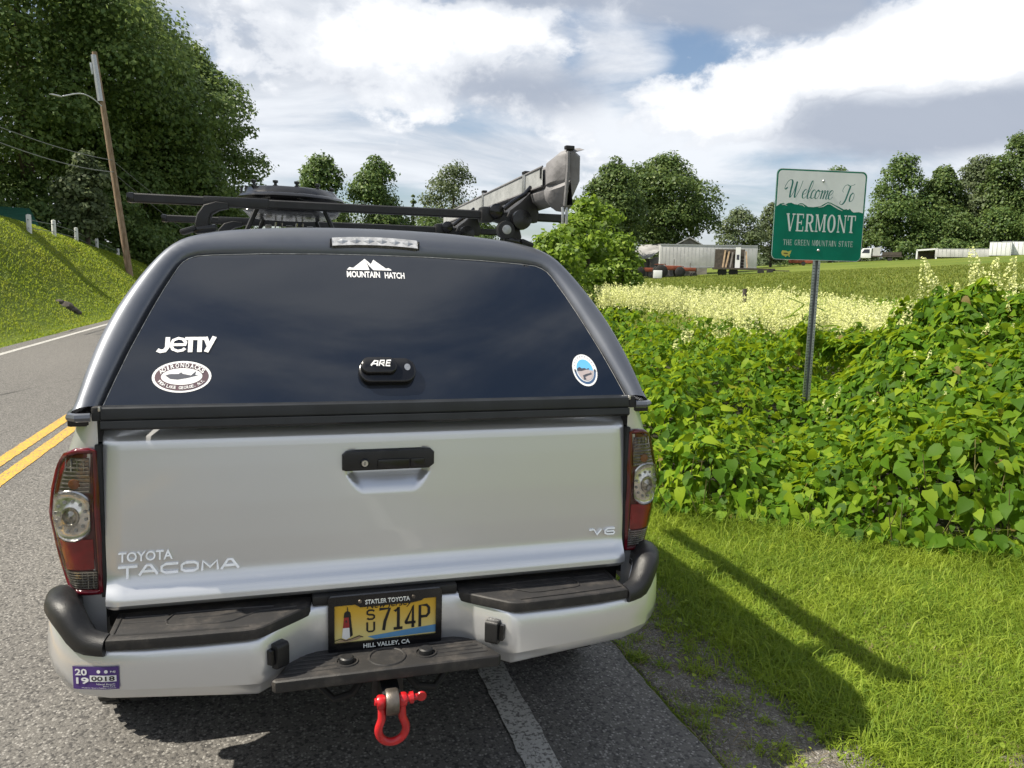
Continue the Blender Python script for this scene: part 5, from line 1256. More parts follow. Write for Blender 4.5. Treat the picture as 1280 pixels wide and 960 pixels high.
# ------------------------------------------------------------------ pole, wires, guard posts
def pole_and_wires():
    d0 = 44.0
    bx, by, _ = azpt(163, d0); bz = gz1(bx, by)
    tx, ty, tz = azpt(118, d0+.3, 65)
    t = thing('utility_pole', 'leaning weathered wooden utility pole on the left bank', 'utility pole', (bx, by, bz-.3))
    top = Vector((tx-bx, ty-by, tz-bz+.3)); n = 12
    B().tube([top*(k/n) for k in range(n+1)], [lerp(.17, .115, k/n) for k in range(n+1)], 16).build('shaft', MT['pole'], t, 60)
    B().tube([top*.79+Vector((-.06, -.1, 0)), top*.985+Vector((-.05, -.09, 0))], [.13, .12], 8).build('splint', MT['galv'], t)
    B().box(top*.94+Vector((-.20, -.10, -.15)), (.10, .10, .55), .02, (0, R(-6), 0)).build('old_bracket', MT['lamp'], t)
    # lamp arm reaching left
    ax, ay, az_ = azpt(127, d0, 133); e = azpt(68, d0-1.0, 119)
    a = Vector((ax-bx, ay-by, az_-bz+.3)); q = Vector((e[0]-bx, e[1]-by, e[2]-bz+.3)); mid = a.lerp(q, .45)+Vector((0, 0, .22))
    path = spline([a, a.lerp(q, .2)+Vector((0, 0, .28)), mid+Vector((0, 0, .14)), q.lerp(a, .22)+Vector((0, 0, .09)), q.lerp(a, .18)+Vector((0, 0, .05))], 5)
    arm = B().tube(path, .033, 8).build('lamp_arm', MT['lamp'], t, 60)
    h = q.lerp(a, .10); dr = (q-a).normalized()
    B().tube([h-dr*.10, h+dr*.02, h+dr*.28, h+dr*.42], [.05, .085, .085, .03], 12, squash=(1, .6)).build('lamp_head', MT['lamp'], arm)
    def wire(p, q, sag, label, rad=.016):
        P = []
        for k in range(25):
            s = k/24; v = Vector(p).lerp(Vector(q), s); v.z -= sag*4*s*(1-s); P.append(v)
        o = Vector(P[0]); w = B().tube([v-o for v in P], rad, 5).build('overhead_wire', MT['wire'], None, 60, o); tag(w, label, 'wire', 'overhead wires at the pole')
    a1 = azpt(139, d0, 200); a2 = azpt(142, d0, 215)
    wire(a1, azpt(-160, 22, 92), .25, 'upper overhead wire running from the pole to the left', .017); wire(a2, azpt(-160, 22, 110), .35, 'lower overhead wire running from the pole to the left', .020)
    wire(azpt(140, d0, 200), azpt(330, 105, 330), .8, 'thin upper wire running from the pole down the road', .016); wire(azpt(144, d0, 218), azpt(330, 105, 345), .8, 'thin lower wire running from the pole down the road', .016)
    # white guard posts and cables along the bank top
    specs = [(40, 33.5, 264, 283), (70.5, 38, 272, 291), (98, 43.5, 287, 304), (123, 50, 298, 314), (149, 57, 309, 324), (174, 66, 320, 333), (196, 78, 327, 339)]
    pts = []
    for i, (u, dist, v0, v1) in enumerate(specs):
        x, y, _ = azpt(u, dist); z = gz1(x, y); ztop = azpt(u, dist, v0)[2]
        h = .66
        names = ['leftmost', 'second', 'third', 'fourth', 'fifth', 'sixth', 'last']
        t = thing('guard_post', 'white guard post, %s along the top of the left bank' % names[i], 'post', (x, y, z-.1), 0, 'white guard posts on the bank')
        B().lathe([(.085, 0), (.085, h+.03), (.078, h+.06), (.0, h+.08)], (0, 0, 0), 'z', 16).build('shaft', MT['postwhite'], t)
        B().box((0, -.085, h-.12), (.05, .02, .05)).build('cable_clip', MT['galv'], t, 0)
        pts.append(Vector((x, y-.105, z+h-.22)))
    for j, dz in enumerate((0, -.30)):
        o = pts[0].copy(); c = B().tube([p+Vector((0, 0, dz))-o for p in pts], .014, 5).build('guard_cable', MT['wire'], None, 60, o)
        tag(c, 'upper steel cable strung along the white guard posts' if j == 0 else 'lower steel cable strung along the white guard posts', 'cable')
    # house with a green roof on the bank top
    x, y, _ = azpt(-104, 50); z = gz1(x, y)
    t = thing('house', 'house with green metal roof at the left edge above the bank', 'house', (x, y, z), R(20))
    zr = azpt(20, 47, 276)[2]-z
    B().box((0, 0, (zr-.4)/2), (9, 7, zr-.4)).build('wall', MT['barn'], t, 0)
    for s in (-1, 1):
        B().prism([(s*0, zr+.75), (s*4.4, zr-.35), (s*4.4, zr-.25), (0, zr+.87)], 'x', -5.1, 5.1).build('roof', MT['greenroof'], t, 0)
        for k in range(12): B().tube([(-5+.9*k, s*.05, zr+.86), (-5+.9*k, s*4.35, zr-.25)], .02, 4).build('roof_seam', MT['greenroof'], t, 0)
        B().box((s*2.2, -3.52, zr*.45), (1.1, .06, 1.2)).build('window', MT['glass'], t, 0)
    # rocks around the drain on the bank
    for i, (u, v, r_) in enumerate([(80, 362, .26), (88, 367, .20), (94, 371, .16), (73, 359, .15)]):
        dist = 26.5; x, y, zz = azpt(u, dist, v); z = gz1(x, y)
        bm = bmesh.new(); bmesh.ops.create_icosphere(bm, subdivisions=2, radius=r_)
        for vv in bm.verts: vv.co *= 1+.25*mnoise.noise(vv.co*4+Vector((i*3, 0, 0))); vv.co.z *= .6
        me = D.meshes.new('drain_stone'); bm.to_mesh(me); bm.free(); me.materials.append(MT['dkwood']); o = ob('drain_stone', me, None, (x, y, z))
        tag(o, ['largest dark stone of the drain on the grassy bank', 'dark stone right of the largest on the grassy bank', 'rightmost dark stone on the grassy bank', 'leftmost dark stone on the grassy bank'][i], 'stone', 'dark stones on the bank')
pole_and_wires()

# ------------------------------------------------------------------ far farmyard
def farm():
    def base(u, v, dist):   # put a thing on the terrain in column u
        x, y, _ = azpt(u, dist); return x, y, gz1(x, y)
    PXM = lambda dist: dist/FPX   # metres per photograph pixel
    def face(u):                  # rotation that turns local x to image right
        d = CF + CR*((u-640)/FPX); return -math.atan2(d.x, d.y)
    # barn with lean-to
    d = 96; x, y, z = base(826, 0, d); k = PXM(d)
    t = thing('barn', 'grey barn with a long lean-to roof behind the trailer', 'barn', (x, y, z), face(826))
    B().box((2.2, 4, 1.2), (6.5, 6, 2.4)).build('wall', MT['barn'], t, 0)
    for s in (-1, 1): B().prism([(3.2, 4.75), (3.2+s*3.0, 3.1), (3.2+s*3.0, 3.2), (3.2, 4.9)], 'y', .6, 7.6).build('roof', MT['roof'], t, 0)
    B().prism([(.3, 3.0), (6.1, 3.0), (3.2, 4.75)], 'y', .9, 1.0).build('gable', MT['barn'], t, 0)
    q = B(); q.add([(-5.2, .1, 1.35), (-1.2, .1, 2.35), (.9, 4.0, 4.15), (-2.6, 4.0, 3.85), (-5.2, .1, 1.47), (-1.2, .1, 2.47), (.9, 4.0, 4.27), (-2.6, 4.0, 3.97)], [(0, 1, 2, 3), (4, 7, 6, 5), (0, 4, 5, 1), (1, 5, 6, 2), (2, 6, 7, 3), (3, 7, 4, 0)]); q.build('lean_to_roof', MT['roof'], t, 0)
    for xx in (-4.8, -3.2, -1.6): B().box((xx, .4, .7+.12*(xx+4.8)), (.16, .16, 1.4+.24*(xx+4.8))).build('post', MT['dkwood'], t, 0)
    B().box((-1.6, 1.0, 1.1), (2.4, .1, 2.2)).build('board_wall', MT['barn'], t, 0)
    # semi trailer
    d = 88; x, y, z = base(884, 0, d)
    t = thing('semi_trailer', 'long dull grey box trailer parked before the barn', 'trailer', (x, y, z), face(884)+R(6))
    w = 10.4
    bx = B().box((0, 1.3, 2.15), (w, 2.5, 2.45), .04).build('box', MT['trailer'], t)
    for i in range(26): B().box((-w/2+.2+.4*i, .044, 2.15), (.03, .012, 2.35)).build('side_rib', MT['trailer'], bx, 0)
    B().box((-w/2-.03, 1.3, 2.15), (.05, 2.3, 2.3)).build('rear_door', MT['carwhite'], bx, 0)
    B().box((0, .03, 3.36), (w, .05, .12)).build('top_rail', MT['galv'], bx, 0); B().box((0, .03, .95), (w, .06, .14)).build('bottom_rail', MT['galv'], bx, 0)
    for xx in (1.6, 2.8):
        B().lathe([(.2, -.15), (.48, -.15), (.5, -.1), (.5, .1), (.48, .15), (.2, .15)], (xx, .35, .5), 'y', 18, True).build('wheel', MT['rubber'], t)
    B().box((-3.4, .5, .45), (.12, .12, .9)).build('landing_leg', MT['dkwood'], t, 0)
    # flatbed with boards in front of its right end
    d = 84; x, y, z = base(930, 0, d)
    t = thing('flatbed_trailer', 'low dark flatbed trailer at the right end of the box trailer', 'trailer', (x, y, z), face(925))
    B().box((-.1, 0, .62), (6.2, 1.9, .16)).build('deck', MT['dkwood'], t, 0); B().box((3.6, 0, .5), (1.6, .12, .1)).build('drawbar', MT['dkwood'], t, 0)
    for xx in (1.6, 2.5): B().lathe([(.1, -.1), (.32, -.1), (.34, 0), (.32, .1), (.1, .1)], (xx, -.9, .34), 'y', 14, True).build('wheel', MT['rubber'], t)
    B().box((-1.55, .1, 1.65), (3.0, .08, 1.95)).build('side_board', MT['dkwood'], t, 0)
    for i, (xx, tl, mat, hh, nm) in enumerate([(-2.1, .10, 'plank', 1.8, 'pale leaning plank leftmost on the flatbed trailer'), (-1.75, .16, 'plank', 1.7, 'pale leaning plank second from the left on the flatbed trailer'), (-1.35, .12, 'barn', 1.6, 'grey leaning board amid the flatbed trailer'), (.15, -.12, 'plank', 1.7, 'pale leaning plank at the right of the flatbed trailer')]):
        o = thing('plank', nm, 'plank', (0, 0, 0), 0, 'planks leaning on the flatbed'); o.location = t.matrix_basis @ Vector((xx, -.15, .72)); o.rotation_euler = (0, 0, t.rotation_euler.z)
        B().box((0, .06, hh/2), (.16, .06, hh), .01, (R(-4), tl, 0)).build('board', MT[mat], o, 0)
    dr = thing('white_door', 'upright white door panel standing on the flatbed trailer', 'door', t.matrix_basis @ Vector((-.72, -.25, .71)), t.rotation_euler.z)
    B().box((0, 0, 1.05), (.5, .06, 2.1), .01).build('panel', MT['carwhite'], dr, 0); B().box((0, -.035, 1.1), (.26, .02, .5)).build('pane', MT['glass'], dr, 0)
    ld = thing('ladder', 'wooden ladder leaning on the flatbed trailer', 'ladder', t.matrix_basis @ Vector((-.25, -.1, .72)), t.rotation_euler.z)
    for s in (-.18, .18): B().box((s, 0, .85), (.06, .05, 1.7)).build('rail', MT['barn'], ld, 0)
    for i in range(5): B().box((0, 0, .25+.32*i), (.34, .04, .05)).build('rung', MT['barn'], ld, 0)
    # tractors
    def tractor(u, d, label, sc=1.0):
        x, y, z = base(u, 0, d); t = thing('tractor', label, 'tractor', (x, y, z), face(u)+R(12), 'old tractors by the barn')
        B().box((.5*sc, 0, .95*sc), (1.5*sc, .5*sc, .42*sc), .06).build('bonnet', MT['orange'], t); B().box((1.27*sc, 0, .85*sc), (.10, .52*sc, .55*sc), .03).build('grille', MT['dkwood'], t)
        B().box((-.6*sc, 0, .72*sc), (.9*sc, .5*sc, .35*sc), .05).build('gearbox', MT['dkwood'], t); B().box((-.7*sc, 0, 1.15*sc), (.4*sc, .45*sc, .10), .03).build('seat', MT['dkwood'], t)
        for s in (-1, 1):
            B().lathe([(.15*sc, -.14*sc), (.52*sc, -.15*sc), (.60*sc, -.10*sc), (.60*sc, .10*sc), (.52*sc, .15*sc), (.15*sc, .14*sc)], (-.7*sc, s*.6*sc, .60*sc), 'y', 20, True).build('rear_wheel', MT['rubber'], t)
            B().lathe([(.06*sc, -.08*sc), (.26*sc, -.09*sc), (.32*sc, -.05*sc), (.32*sc, .05*sc), (.26*sc, .09*sc), (.06*sc, .08*sc)], (1.0*sc, s*.5*sc, .32*sc), 'y', 16, True).build('front_wheel', MT['rubber'], t)
            B().box((-.7*sc, s*.55*sc, 1.25*sc), (.8*sc, .3*sc, .06), .02).build('fender', MT['orange'], t)
        B().tube([(-.1*sc, 0, 1.1*sc), (-.3*sc, 0, 1.35*sc)], .025, 6).build('steering_column', MT['dkwood'], t); B().tube([(.6*sc, .1, 1.1*sc), (.6*sc, .1, 1.75*sc)], .035, 6).build('exhaust', MT['dkwood'], t)
    tractor(806, 88, 'small faded orange tractor at the left before the barn', 1.05); tractor(834, 85, 'orange tractor before the rear doors of the box trailer', 1.15); tractor(856, 85, 'dark orange tractor beside the box trailer wheels', .9)
    x, y, z = base(822, 0, 81); t = thing('water_tank', 'pale square tank on the grass between the tractors', 'tank', (x, y, z), face(822))
    B().box((0, 0, .5), (.9, .9, .8), .06).build('tank', MT['carwhite'], t); B().box((0, 0, .05), (1.1, 1.1, .12)).build('pallet', MT['dkwood'], t, 0)
    # white work truck and red trailer behind the sign
    d = 150; x, y, z = base(1090, 0, d)
    t = thing('work_truck', 'white stake truck parked at the field edge right of the sign', 'truck', (x, y, z), face(1090))
    B().prism([(-3.2, .6), (-3.2, 1.35), (-2.4, 1.45), (-1.8, 2.25), (-.4, 2.3), (-.4, .6)], 'y', -.95, .95, .06).build('cab', MT['carwhite'], t); B().prism([(-1.95, 1.45), (-1.55, 2.1), (-.7, 2.1), (-.7, 1.45)], 'y', -.97, -.955).build('side_window', MT['glass'], t, 0)
    B().box((2.1, 0, .9), (4.8, 2.1, .2)).build('bed', MT['dkwood'], t, 0); B().box((.4, 0, 1.7), (1.2, 1.9, 1.4)).build('load_box', MT['trailer'], t, 0); B().box((2.8, 0, 1.35), (3.0, 1.9, .6)).build('load', MT['dkwood'], t, 0)
    for xx in (-2.3, 2.6):
        for s in (-1, 1): B().lathe([(.1, -.12), (.38, -.12), (.42, 0), (.38, .12), (.1, .12)], (xx, s*.85, .42), 'y', 14, True).build('wheel', MT['rubber'], t)
    x, y, z = base(1000, 0, 140); t = thing('red_trailer', 'low red trailer half hidden behind the sign post', 'trailer', (x, y, z), face(1000))
    B().box((0, 0, .75), (4.0, 1.8, .7), .05).build('box', MT['orange'], t); 
    for s in (-1, 1): B().lathe([(.1, -.1), (.32, -.1), (.34, 0), (.32, .1), (.1, .1)], (.4, s*.9, .34), 'y', 12, True).build('wheel', MT['rubber'], t)
    # shed frame, low white block and container at the right
    x, y, z = base(1156, 0, 150); t = thing('field_shelter', 'small open white shelter at the far field edge', 'shelter', (x, y, z), face(1156))
    B().prism([(-1.6, 1.35), (1.6, 1.6), (1.6, 1.85), (-1.6, 1.6)], 'y', -1, 1).build('roof', MT['carwhite'], t, 0)
    for xx in (-1.5, 1.4): B().box((xx, -.9, .75), (.25, .2, 1.5)).build('post', MT['carwhite'], t, 0)
    B().box((0, .9, .75), (3, .1, 1.4)).build('back_board', MT['dkwood'], t, 0)
    for u, dd, w_, h_, nm, lab in ((1203, 150, 8.6, 1.35, 'low_container', 'low grey container on the field edge left of the white one'), (1247, 149, 3.0, 2.15, 'white_container', 'bright white container end at the right field edge'), (1268, 150, 4.2, 2.1, 'grey_container', 'grey panelled container at the far right edge')):
        x, y, z = base(u, 0, dd); t = thing(nm, lab, 'container', (x, y, z), face(u))
        bx = B().box((0, 0, h_/2), (w_, 2.3, h_), .04).build('box', MT['carwhite' if nm != 'low_container' else 'trailer'], t)
        for i in range(int(w_/.6)): B().box((-w_/2+.4+.6*i, -1.165, h_/2), (.06, .04, h_*.92)).build('side_rib', MT['trailer'], bx, 0)
        B().box((0, 0, h_+.03), (w_+.06, 2.36, .06)).build('top_frame', MT['galv'], bx, 0)
    # old fence posts in the meadow
    for u, d, v in ((933, 17, 361),):
        x, y, _ = azpt(u, d); z = gz1(x, y); top = azpt(u, d, v)[2]
        h = max(.9, top-z); o = B().tube([(0, 0, -.2), (.01, 0, h*.5), (-.01, .01, h)], [.055, .05, .045], 8).build('fence_post', MT['fencewood'], None, 40, (x, y, z))
        tag(o, 'weathered fence post in the field left of the sign', 'fence post')
farm()
# ------------------------------------------------------------------ plants
DIAMOND_V = [(0, -.5, 0), (.34, -.05, .05), (0, .5, -.08), (-.34, -.05, .05)]; DIAMOND_F = [(0, 1, 2, 3)]

def tree(name, label, cat, u, vtop, wpx, dist, mat, n_leaf=12000, leaf=.32, base=.18, prof='round', blobs=34, seed=1, group=None, loose=0.0, trunk=True, sink=0.0, depth=1.0, wpl=None):
    g = np.random.default_rng(seed)
    x, y, _ = azpt(u, dist); z0 = gz1(x, y)-sink; top = azpt(u, dist, vtop)[2]; H = top-z0; W_ = wpx*dist/FPX/2*1.03
    t = thing(name, label, cat, (x, y, z0), 0, group)
    hs = (np.arange(blobs)+g.uniform(0, 1, blobs))/blobs
    if prof == 'round': rm = lambda h: np.sqrt(np.clip(1-(2*h-.86)**2*.85, .06, 1))
    elif prof == 'tall': rm = lambda h: np.clip(np.sin(np.pi*np.clip(h*.78+.20, 0, 1))**.7, .16, 1)
    elif prof == 'cone': rm = lambda h: np.clip(1-h, .04, 1)
    else: rm = lambda h: np.sqrt(np.clip(1.0-.92*h**2, .05, 1))
    br = W_*(1.95/math.sqrt(blobs) if prof != 'cone' else .25)*g.uniform(.5, 1.5, blobs)*(.55+.45*rm(hs))
    br = np.minimum(br, H*.20)
    a = g.uniform(0, 2*np.pi, blobs); rr = np.maximum(W_*rm(hs)-br*.85, 0)*np.sqrt(g.uniform(.2, 1, blobs))
    lo = H*base
    C_ = np.stack([rr*np.cos(a), rr*np.sin(a)*depth, lo+br*.6+(H-lo-br*1.5)*hs], -1)
    w = br**2; w /= w.sum(); k = g.choice(blobs, n_leaf, p=w)
    d = unit(g.normal(0, 1, (n_leaf, 3))); d[:, 2] = np.where(d[:, 2] < -.45, -d[:, 2]*.6, d[:, 2])
    rad = br[k]*(1-np.abs(g.normal(0, .13+loose*.15, n_leaf)))*(1+.30*np.sin(d[:, 0]*6+k)*np.cos(d[:, 1]*7+k*1.7)*np.cos(d[:, 2]*5+k*.7)+.25*(g.uniform(0, 1, n_leaf)**7))
    P = C_[k]+d*rad[:, None]*np.array([1.08, 1.08, .85])
    nf = int(n_leaf*(.22 if loose < .5 else .12)); hf = g.uniform(0, .93, nf); af = g.uniform(0, 2*np.pi, nf); rf = W_*rm(hf)*np.sqrt(g.uniform(0, 1, nf))*.68
    Pf = np.stack([rf*np.cos(af), rf*np.sin(af), lo+(H-lo)*hf], -1); df = unit(np.stack([np.cos(af), np.sin(af), np.full(nf, .4)], -1))
    P = np.concatenate([P, Pf]); d = np.concatenate([d, df]); n_leaf += nf
    nr = unit(d*.75+np.array([0, 0, .45])+g.normal(0, .45, (n_leaf, 3))); tp = unit(g.normal(0, 1, (n_leaf, 3))+np.array([0, 0, -.5])+d*.4)
    V, F = stamp(DIAMOND_V, DIAMOND_F, P, nr, tp, leaf*g.uniform(.6, 1.35, n_leaf), g)
    big('crown', V, F, mat, t)
    if trunk:
        b = B(); r0 = max(.10, H*.018)
        b.tube([(0, 0, -.3), (.02*H*.2, 0, H*.25), (0, .01*H, H*.55), (0, 0, H*.85)], [r0*1.25, r0, r0*.6, r0*.15], 10)
        for j in range(min(9, blobs)):
            c = C_[j]; s0 = min(c[2]*.75, H*g.uniform(.2, .5)); m = (np.array([0, 0, s0])*.5+c*.5); b.tube([(0, 0, s0), tuple(m+np.array([0, 0, -.04*H*.5])), tuple(c)], [r0*.5, r0*.3, r0*.1], 6)
        b.build('trunk', MT['bark'], t, 60)
    return t

def trees():
    GL = 'tall trees on the left bank'
    tree('broadleaf_tree', 'huge dark broadleaf tree filling the upper left corner', 'tree', 40, -150, 330, 62, MT['treeFill'], 60000, .30, .16, 'round', 70, 1, GL)
    tree('broadleaf_tree', 'tall dark broadleaf tree directly behind the leaning pole', 'tree', 160, -30, 235, 68, MT['treeFill'], 52000, .31, .10, 'round', 60, 2, GL)
    tree('broadleaf_tree', 'dark broadleaf tree whose crown ends the left wood against the sky', 'tree', 243, 52, 185, 74, MT['treeFill'], 46000, .31, .04, 'round', 55, 3, GL)
    tree('broadleaf_tree', 'broadleaf tree standing left of the photographed wood', 'tree', -190, -110, 260, 52, MT['treeA'], 15000, .42, .16, 'round', 40, 4, GL)
    tree('broadleaf_tree', 'tall tree on the bank top beyond the left picture edge', 'tree', -250, -90, 150, 37, MT['treeA'], 14000, .34, .2, 'round', 30, 8, GL)
    tree('young_tree', 'pale leafy young tree left of the leaning pole', 'tree', 112, 185, 62, 47, MT['treeC'], 4200, .26, .1, 'tall', 18, 5)
    tree('shrub', 'sunlit bushy shrub above the guard posts at the left edge', 'shrub', 22, 200, 110, 60, MT['treeB'], 6000, .24, .02, 'round', 20, 6, trunk=False)
    for i, (u, v, w, d, lb) in enumerate([(60, 250, 130, 56, 'dark undergrowth shrub behind the nearest white guard posts'), (150, 235, 120, 60, 'dark undergrowth shrub behind the foot of the pole'), (215, 230, 120, 66, 'dark undergrowth shrub between the pole and the roof rack'), (285, 225, 110, 76, 'dark undergrowth shrub at the right end of the left wood'), (-40, 230, 140, 52, 'dark undergrowth shrub left of the guard posts')]):
        tree('undergrowth_shrub', lb, 'shrub', u, v, w, d, MT['treeFill'], 11000, .25, 0, 'dome', 26, 20+i, 'undergrowth of the left wood', trunk=False, sink=.8)
    # centre
    tree('broadleaf_tree', 'round green tree left of centre above the gear carrier', 'tree', 402, 190, 88, 112, MT['treeB'], 15000, .42, .10, 'round', 30, 31, 'trees beyond the truck roof')
    tree('broadleaf_tree', 'round green tree between the carrier and the grey oak', 'tree', 471, 190, 88, 115, MT['treeB'], 15000, .42, .06, 'round', 30, 32, 'trees beyond the truck roof')
    tree('broadleaf_tree', 'greyish loose oak left of the awning bag', 'tree', 566, 198, 104, 120, MT['treeC'], 13000, .40, .06, 'round', 30, 33, 'trees beyond the truck roof', loose=.8)
    tree('spruce_tree', 'small pointed spruce between two round trees', 'tree', 516, 240, 26, 118, MT['treeA'], 2500, .36, .02, 'cone', 22, 34)
    for i, (u, v, w, m, lb) in enumerate([(430, 248, 70, 'treeA', 'dark low tree under the two round trees'), (535, 255, 80, 'treeB', 'green low tree before the grey oak'), (600, 262, 70, 'treeB', 'green low tree under the awning bag'), (365, 262, 50, 'treeA', 'dark low tree where the road leaves the wood')]):
        tree('low_tree', lb, 'tree', u, v, w, 104, MT[m], 4500, .36, 0, 'dome', 18, 36+i, 'low trees beyond the truck roof', trunk=False, sink=.5)
    tree('broadleaf_tree', 'dark spreading tree right of the awning bag, left crown', 'tree', 762, 195, 100, 92, MT['treeA'], 17000, .36, .08, 'round', 34, 41, 'dark trees by the barn')
    tree('broadleaf_tree', 'large dark round tree overhanging the barn', 'tree', 826, 188, 146, 104, MT['treeA'], 26000, .37, .16, 'round', 44, 42, 'dark trees by the barn')
    tree('broadleaf_tree', 'grey green willow like tree right of the barn', 'tree', 920, 257, 66, 135, MT['treeC'], 6000, .42, .04, 'round', 24, 43, loose=.7)
    tree('broadleaf_tree', 'grey green tree hidden behind the sign edge', 'tree', 962, 248, 50, 140, MT['treeC'], 4500, .42, .04, 'round', 20, 44, loose=.7)
    tree('broadleaf_tree', 'tree whose tip shows just above the sign', 'tree', 1036, 206, 46, 165, MT['treeB'], 5000, .46, .04, 'tall', 18, 45)
    GR = 'trees along the far field edge'
    tree('broadleaf_tree', 'light green airy tree just right of the sign', 'tree', 1118, 188, 86, 168, MT['treeB'], 13000, .50, .04, 'tall', 30, 51, GR, loose=.9)
    tree('broadleaf_tree', 'dark tree with twin tips right of the airy tree', 'tree', 1168, 203, 66, 172, MT['treeA'], 12000, .52, .02, 'tall', 26, 52, GR)
    tree('broadleaf_tree', 'grey green rounded tree amid the far field edge', 'tree', 1212, 192, 76, 176, MT['treeC'], 13000, .52, .02, 'round', 28, 53, GR)
    tree('broadleaf_tree', 'tallest dark tree at the right edge of the field', 'tree', 1262, 160, 84, 172, MT['treeA'], 15000, .52, .02, 'tall', 30, 54, GR)
    tree('broadleaf_tree', 'dark tree cut by the right edge of the picture', 'tree', 1325, 150, 110, 176, MT['treeB'], 9000, .50, .02, 'tall', 30, 55, GR)
    for i, (u, v, w, m, lb) in enumerate([(1100, 262, 76, 'treeA', 'dark low tree behind the white stake truck'), (1150, 258, 70, 'treeB', 'green low tree behind the field shelter'), (1195, 262, 70, 'treeA', 'dark low tree behind the low container'), (1240, 256, 80, 'treeB', 'green low tree behind the white container'), (1290, 262, 80, 'treeB', 'green low tree at the right picture edge'), (1060, 275, 60, 'treeA', 'dark low tree behind the sign')]):
        tree('low_tree', lb, 'tree', u, v, w, 166, MT[m], 4500, .46, 0, 'dome', 20, 60+i, 'low trees along the far field edge', trunk=False, sink=.5)
    for i, (u, v, w, lb) in enumerate([(1130, 300, 40, 'bright shrub beside the white stake truck'), (1183, 296, 44, 'bright shrub between shelter and containers'), (985, 302, 60, 'shrub at the field edge behind the sign')]):
        tree('field_shrub', lb, 'shrub', u, v, w, 155, MT['treeB'], 1800, .40, 0, 'dome', 10, 70+i, 'shrubs at the far field edge', trunk=False, sink=.4)
    # far wooded ridge closing the view, one mass
    g = np.random.default_rng(5); n = 26000; az = g.uniform(R(-75), R(80), n); dd = g.uniform(330, 420, n); hh = g.uniform(0, 1, n)
    ridge = 11+5*fbm2(az*9, az*3, 2)+3*fbm2(az*31, az*11, 4)
    x = np.sin(az)*dd; y = np.cos(az)*dd; z = gz(x, y)+hh*ridge*sstep((az+.02)/.25+1.0)
    P = np.stack([x, y, z], -1); V, F = stamp(DIAMOND_V, DIAMOND_F, P, g.normal(0, .6, (n, 3))+np.array([-.4, -.6, .7]), g.normal(0, 1, (n, 3)), g.uniform(2, 4.5, n), g)
    tag(big('far_woods', V, F, MT['treeC']), 'distant wooded skyline behind the field', 'woods', kind='stuff')
trees()

# ---- compound-leaved sumac
def pinnate():
    V, F = [], []
    for k in range(8):
        y = .12+.105*k; l = .30*(1-.05*abs(k-3)); 
        for s in (-1, 1):
            o = len(V); d = Vector((s*.86, .5, 0)); p = Vector((0, y, -.12*(y**2))); q = p+d*l+Vector((0, 0, -.05)); m = p.lerp(q, .45); w = Vector((-d.y*s, d.x*s, 0))*.075*s
            V += [tuple(p), tuple(m+w), tuple(q), tuple(m-w)]; F.append((o, o+1, o+2, o+3))
    o = len(V); V += [(0, .93, -.1), (.07, 1.05, -.12), (0, 1.22, -.17), (-.07, 1.05, -.12)]; F.append((o, o+1, o+2, o+3))
    o = len(V); V += [(-.006, 0, 0), (.006, 0, 0), (.004, .95, -.1), (-.004, .95, -.1)]; F.append((o, o+1, o+2, o+3))
    return V, F
PV, PF = pinnate()
def sumac(u, vtop, wpx, dist, n, size, label, seed, blobs=22, base=.05):
    g = np.random.default_rng(seed); x, y, _ = azpt(u, dist); z0 = gz1(x, y); H = azpt(u, dist, vtop)[2]-z0; W_ = wpx*dist/FPX/2
    t = thing('sumac_tree' if H > 1.6 else 'sumac_seedling', label, 'tree' if H > 1.6 else 'plant', (x, y, z0))
    hs = g.uniform(0, 1, blobs)**.8; a = g.uniform(0, 2*np.pi, blobs); rr = W_*.92*np.sqrt(g.uniform(.1, 1, blobs))*np.sqrt(np.clip(1.05-hs**2, .1, 1))
    C_ = np.stack([rr*np.cos(a), rr*np.sin(a), H*base+(H*(1-base)-size*.5)*hs], -1); k = g.integers(0, blobs, n)
    d = unit(g.normal(0, 1, (n, 3))+np.array([0, 0, .25])); P = C_[k]+d*W_*.12
    tip = unit(d*np.array([1, 1, .6])+np.array([0, 0, .22])+g.normal(0, .25, (n, 3))); nr = unit(np.array([0, 0, 1.0])+g.normal(0, .35, (n, 3)))
    V, F = stamp(PV, PF, P, nr, tip, size*g.uniform(.7, 1.25, n), g); big('crown', V, F, MT['treeD'], t)
    b = B()
    for j in range(blobs if H > 1.6 else 5):
        c = C_[j]; b.tube([(c[0]*.15, c[1]*.15, -.1), (c[0]*.4, c[1]*.4, c[2]*.5), tuple(c)], [.035*H/4+.006, .022*H/4+.005, .006], 6)
    b.build('stem', MT['bark'], t, 60)
tree('sapling', 'bright airy sapling right of the awning bag before the dark tree', 'tree', 735, 240, 150, 21, MT['treeD'], 9500, .135, .02, 'round', 46, 81, 'bright saplings beside the truck', loose=.8)
tree('sapling', 'bright low sapling just behind the camper shell edge', 'tree', 690, 282, 140, 17, MT['treeD'], 5500, .115, .02, 'round', 30, 82, 'bright saplings beside the truck', loose=.8)
tree('sapling', 'bright slender sapling nearest the barn', 'tree', 778, 285, 66, 20, MT['treeD'], 2600, .12, .02, 'round', 18, 84, 'bright saplings beside the truck', loose=.9)
sumac(1018, 362, 44, 12.5, 30, .30, 'feathery sumac seedling growing beside the sign post', 83, 8, .4)

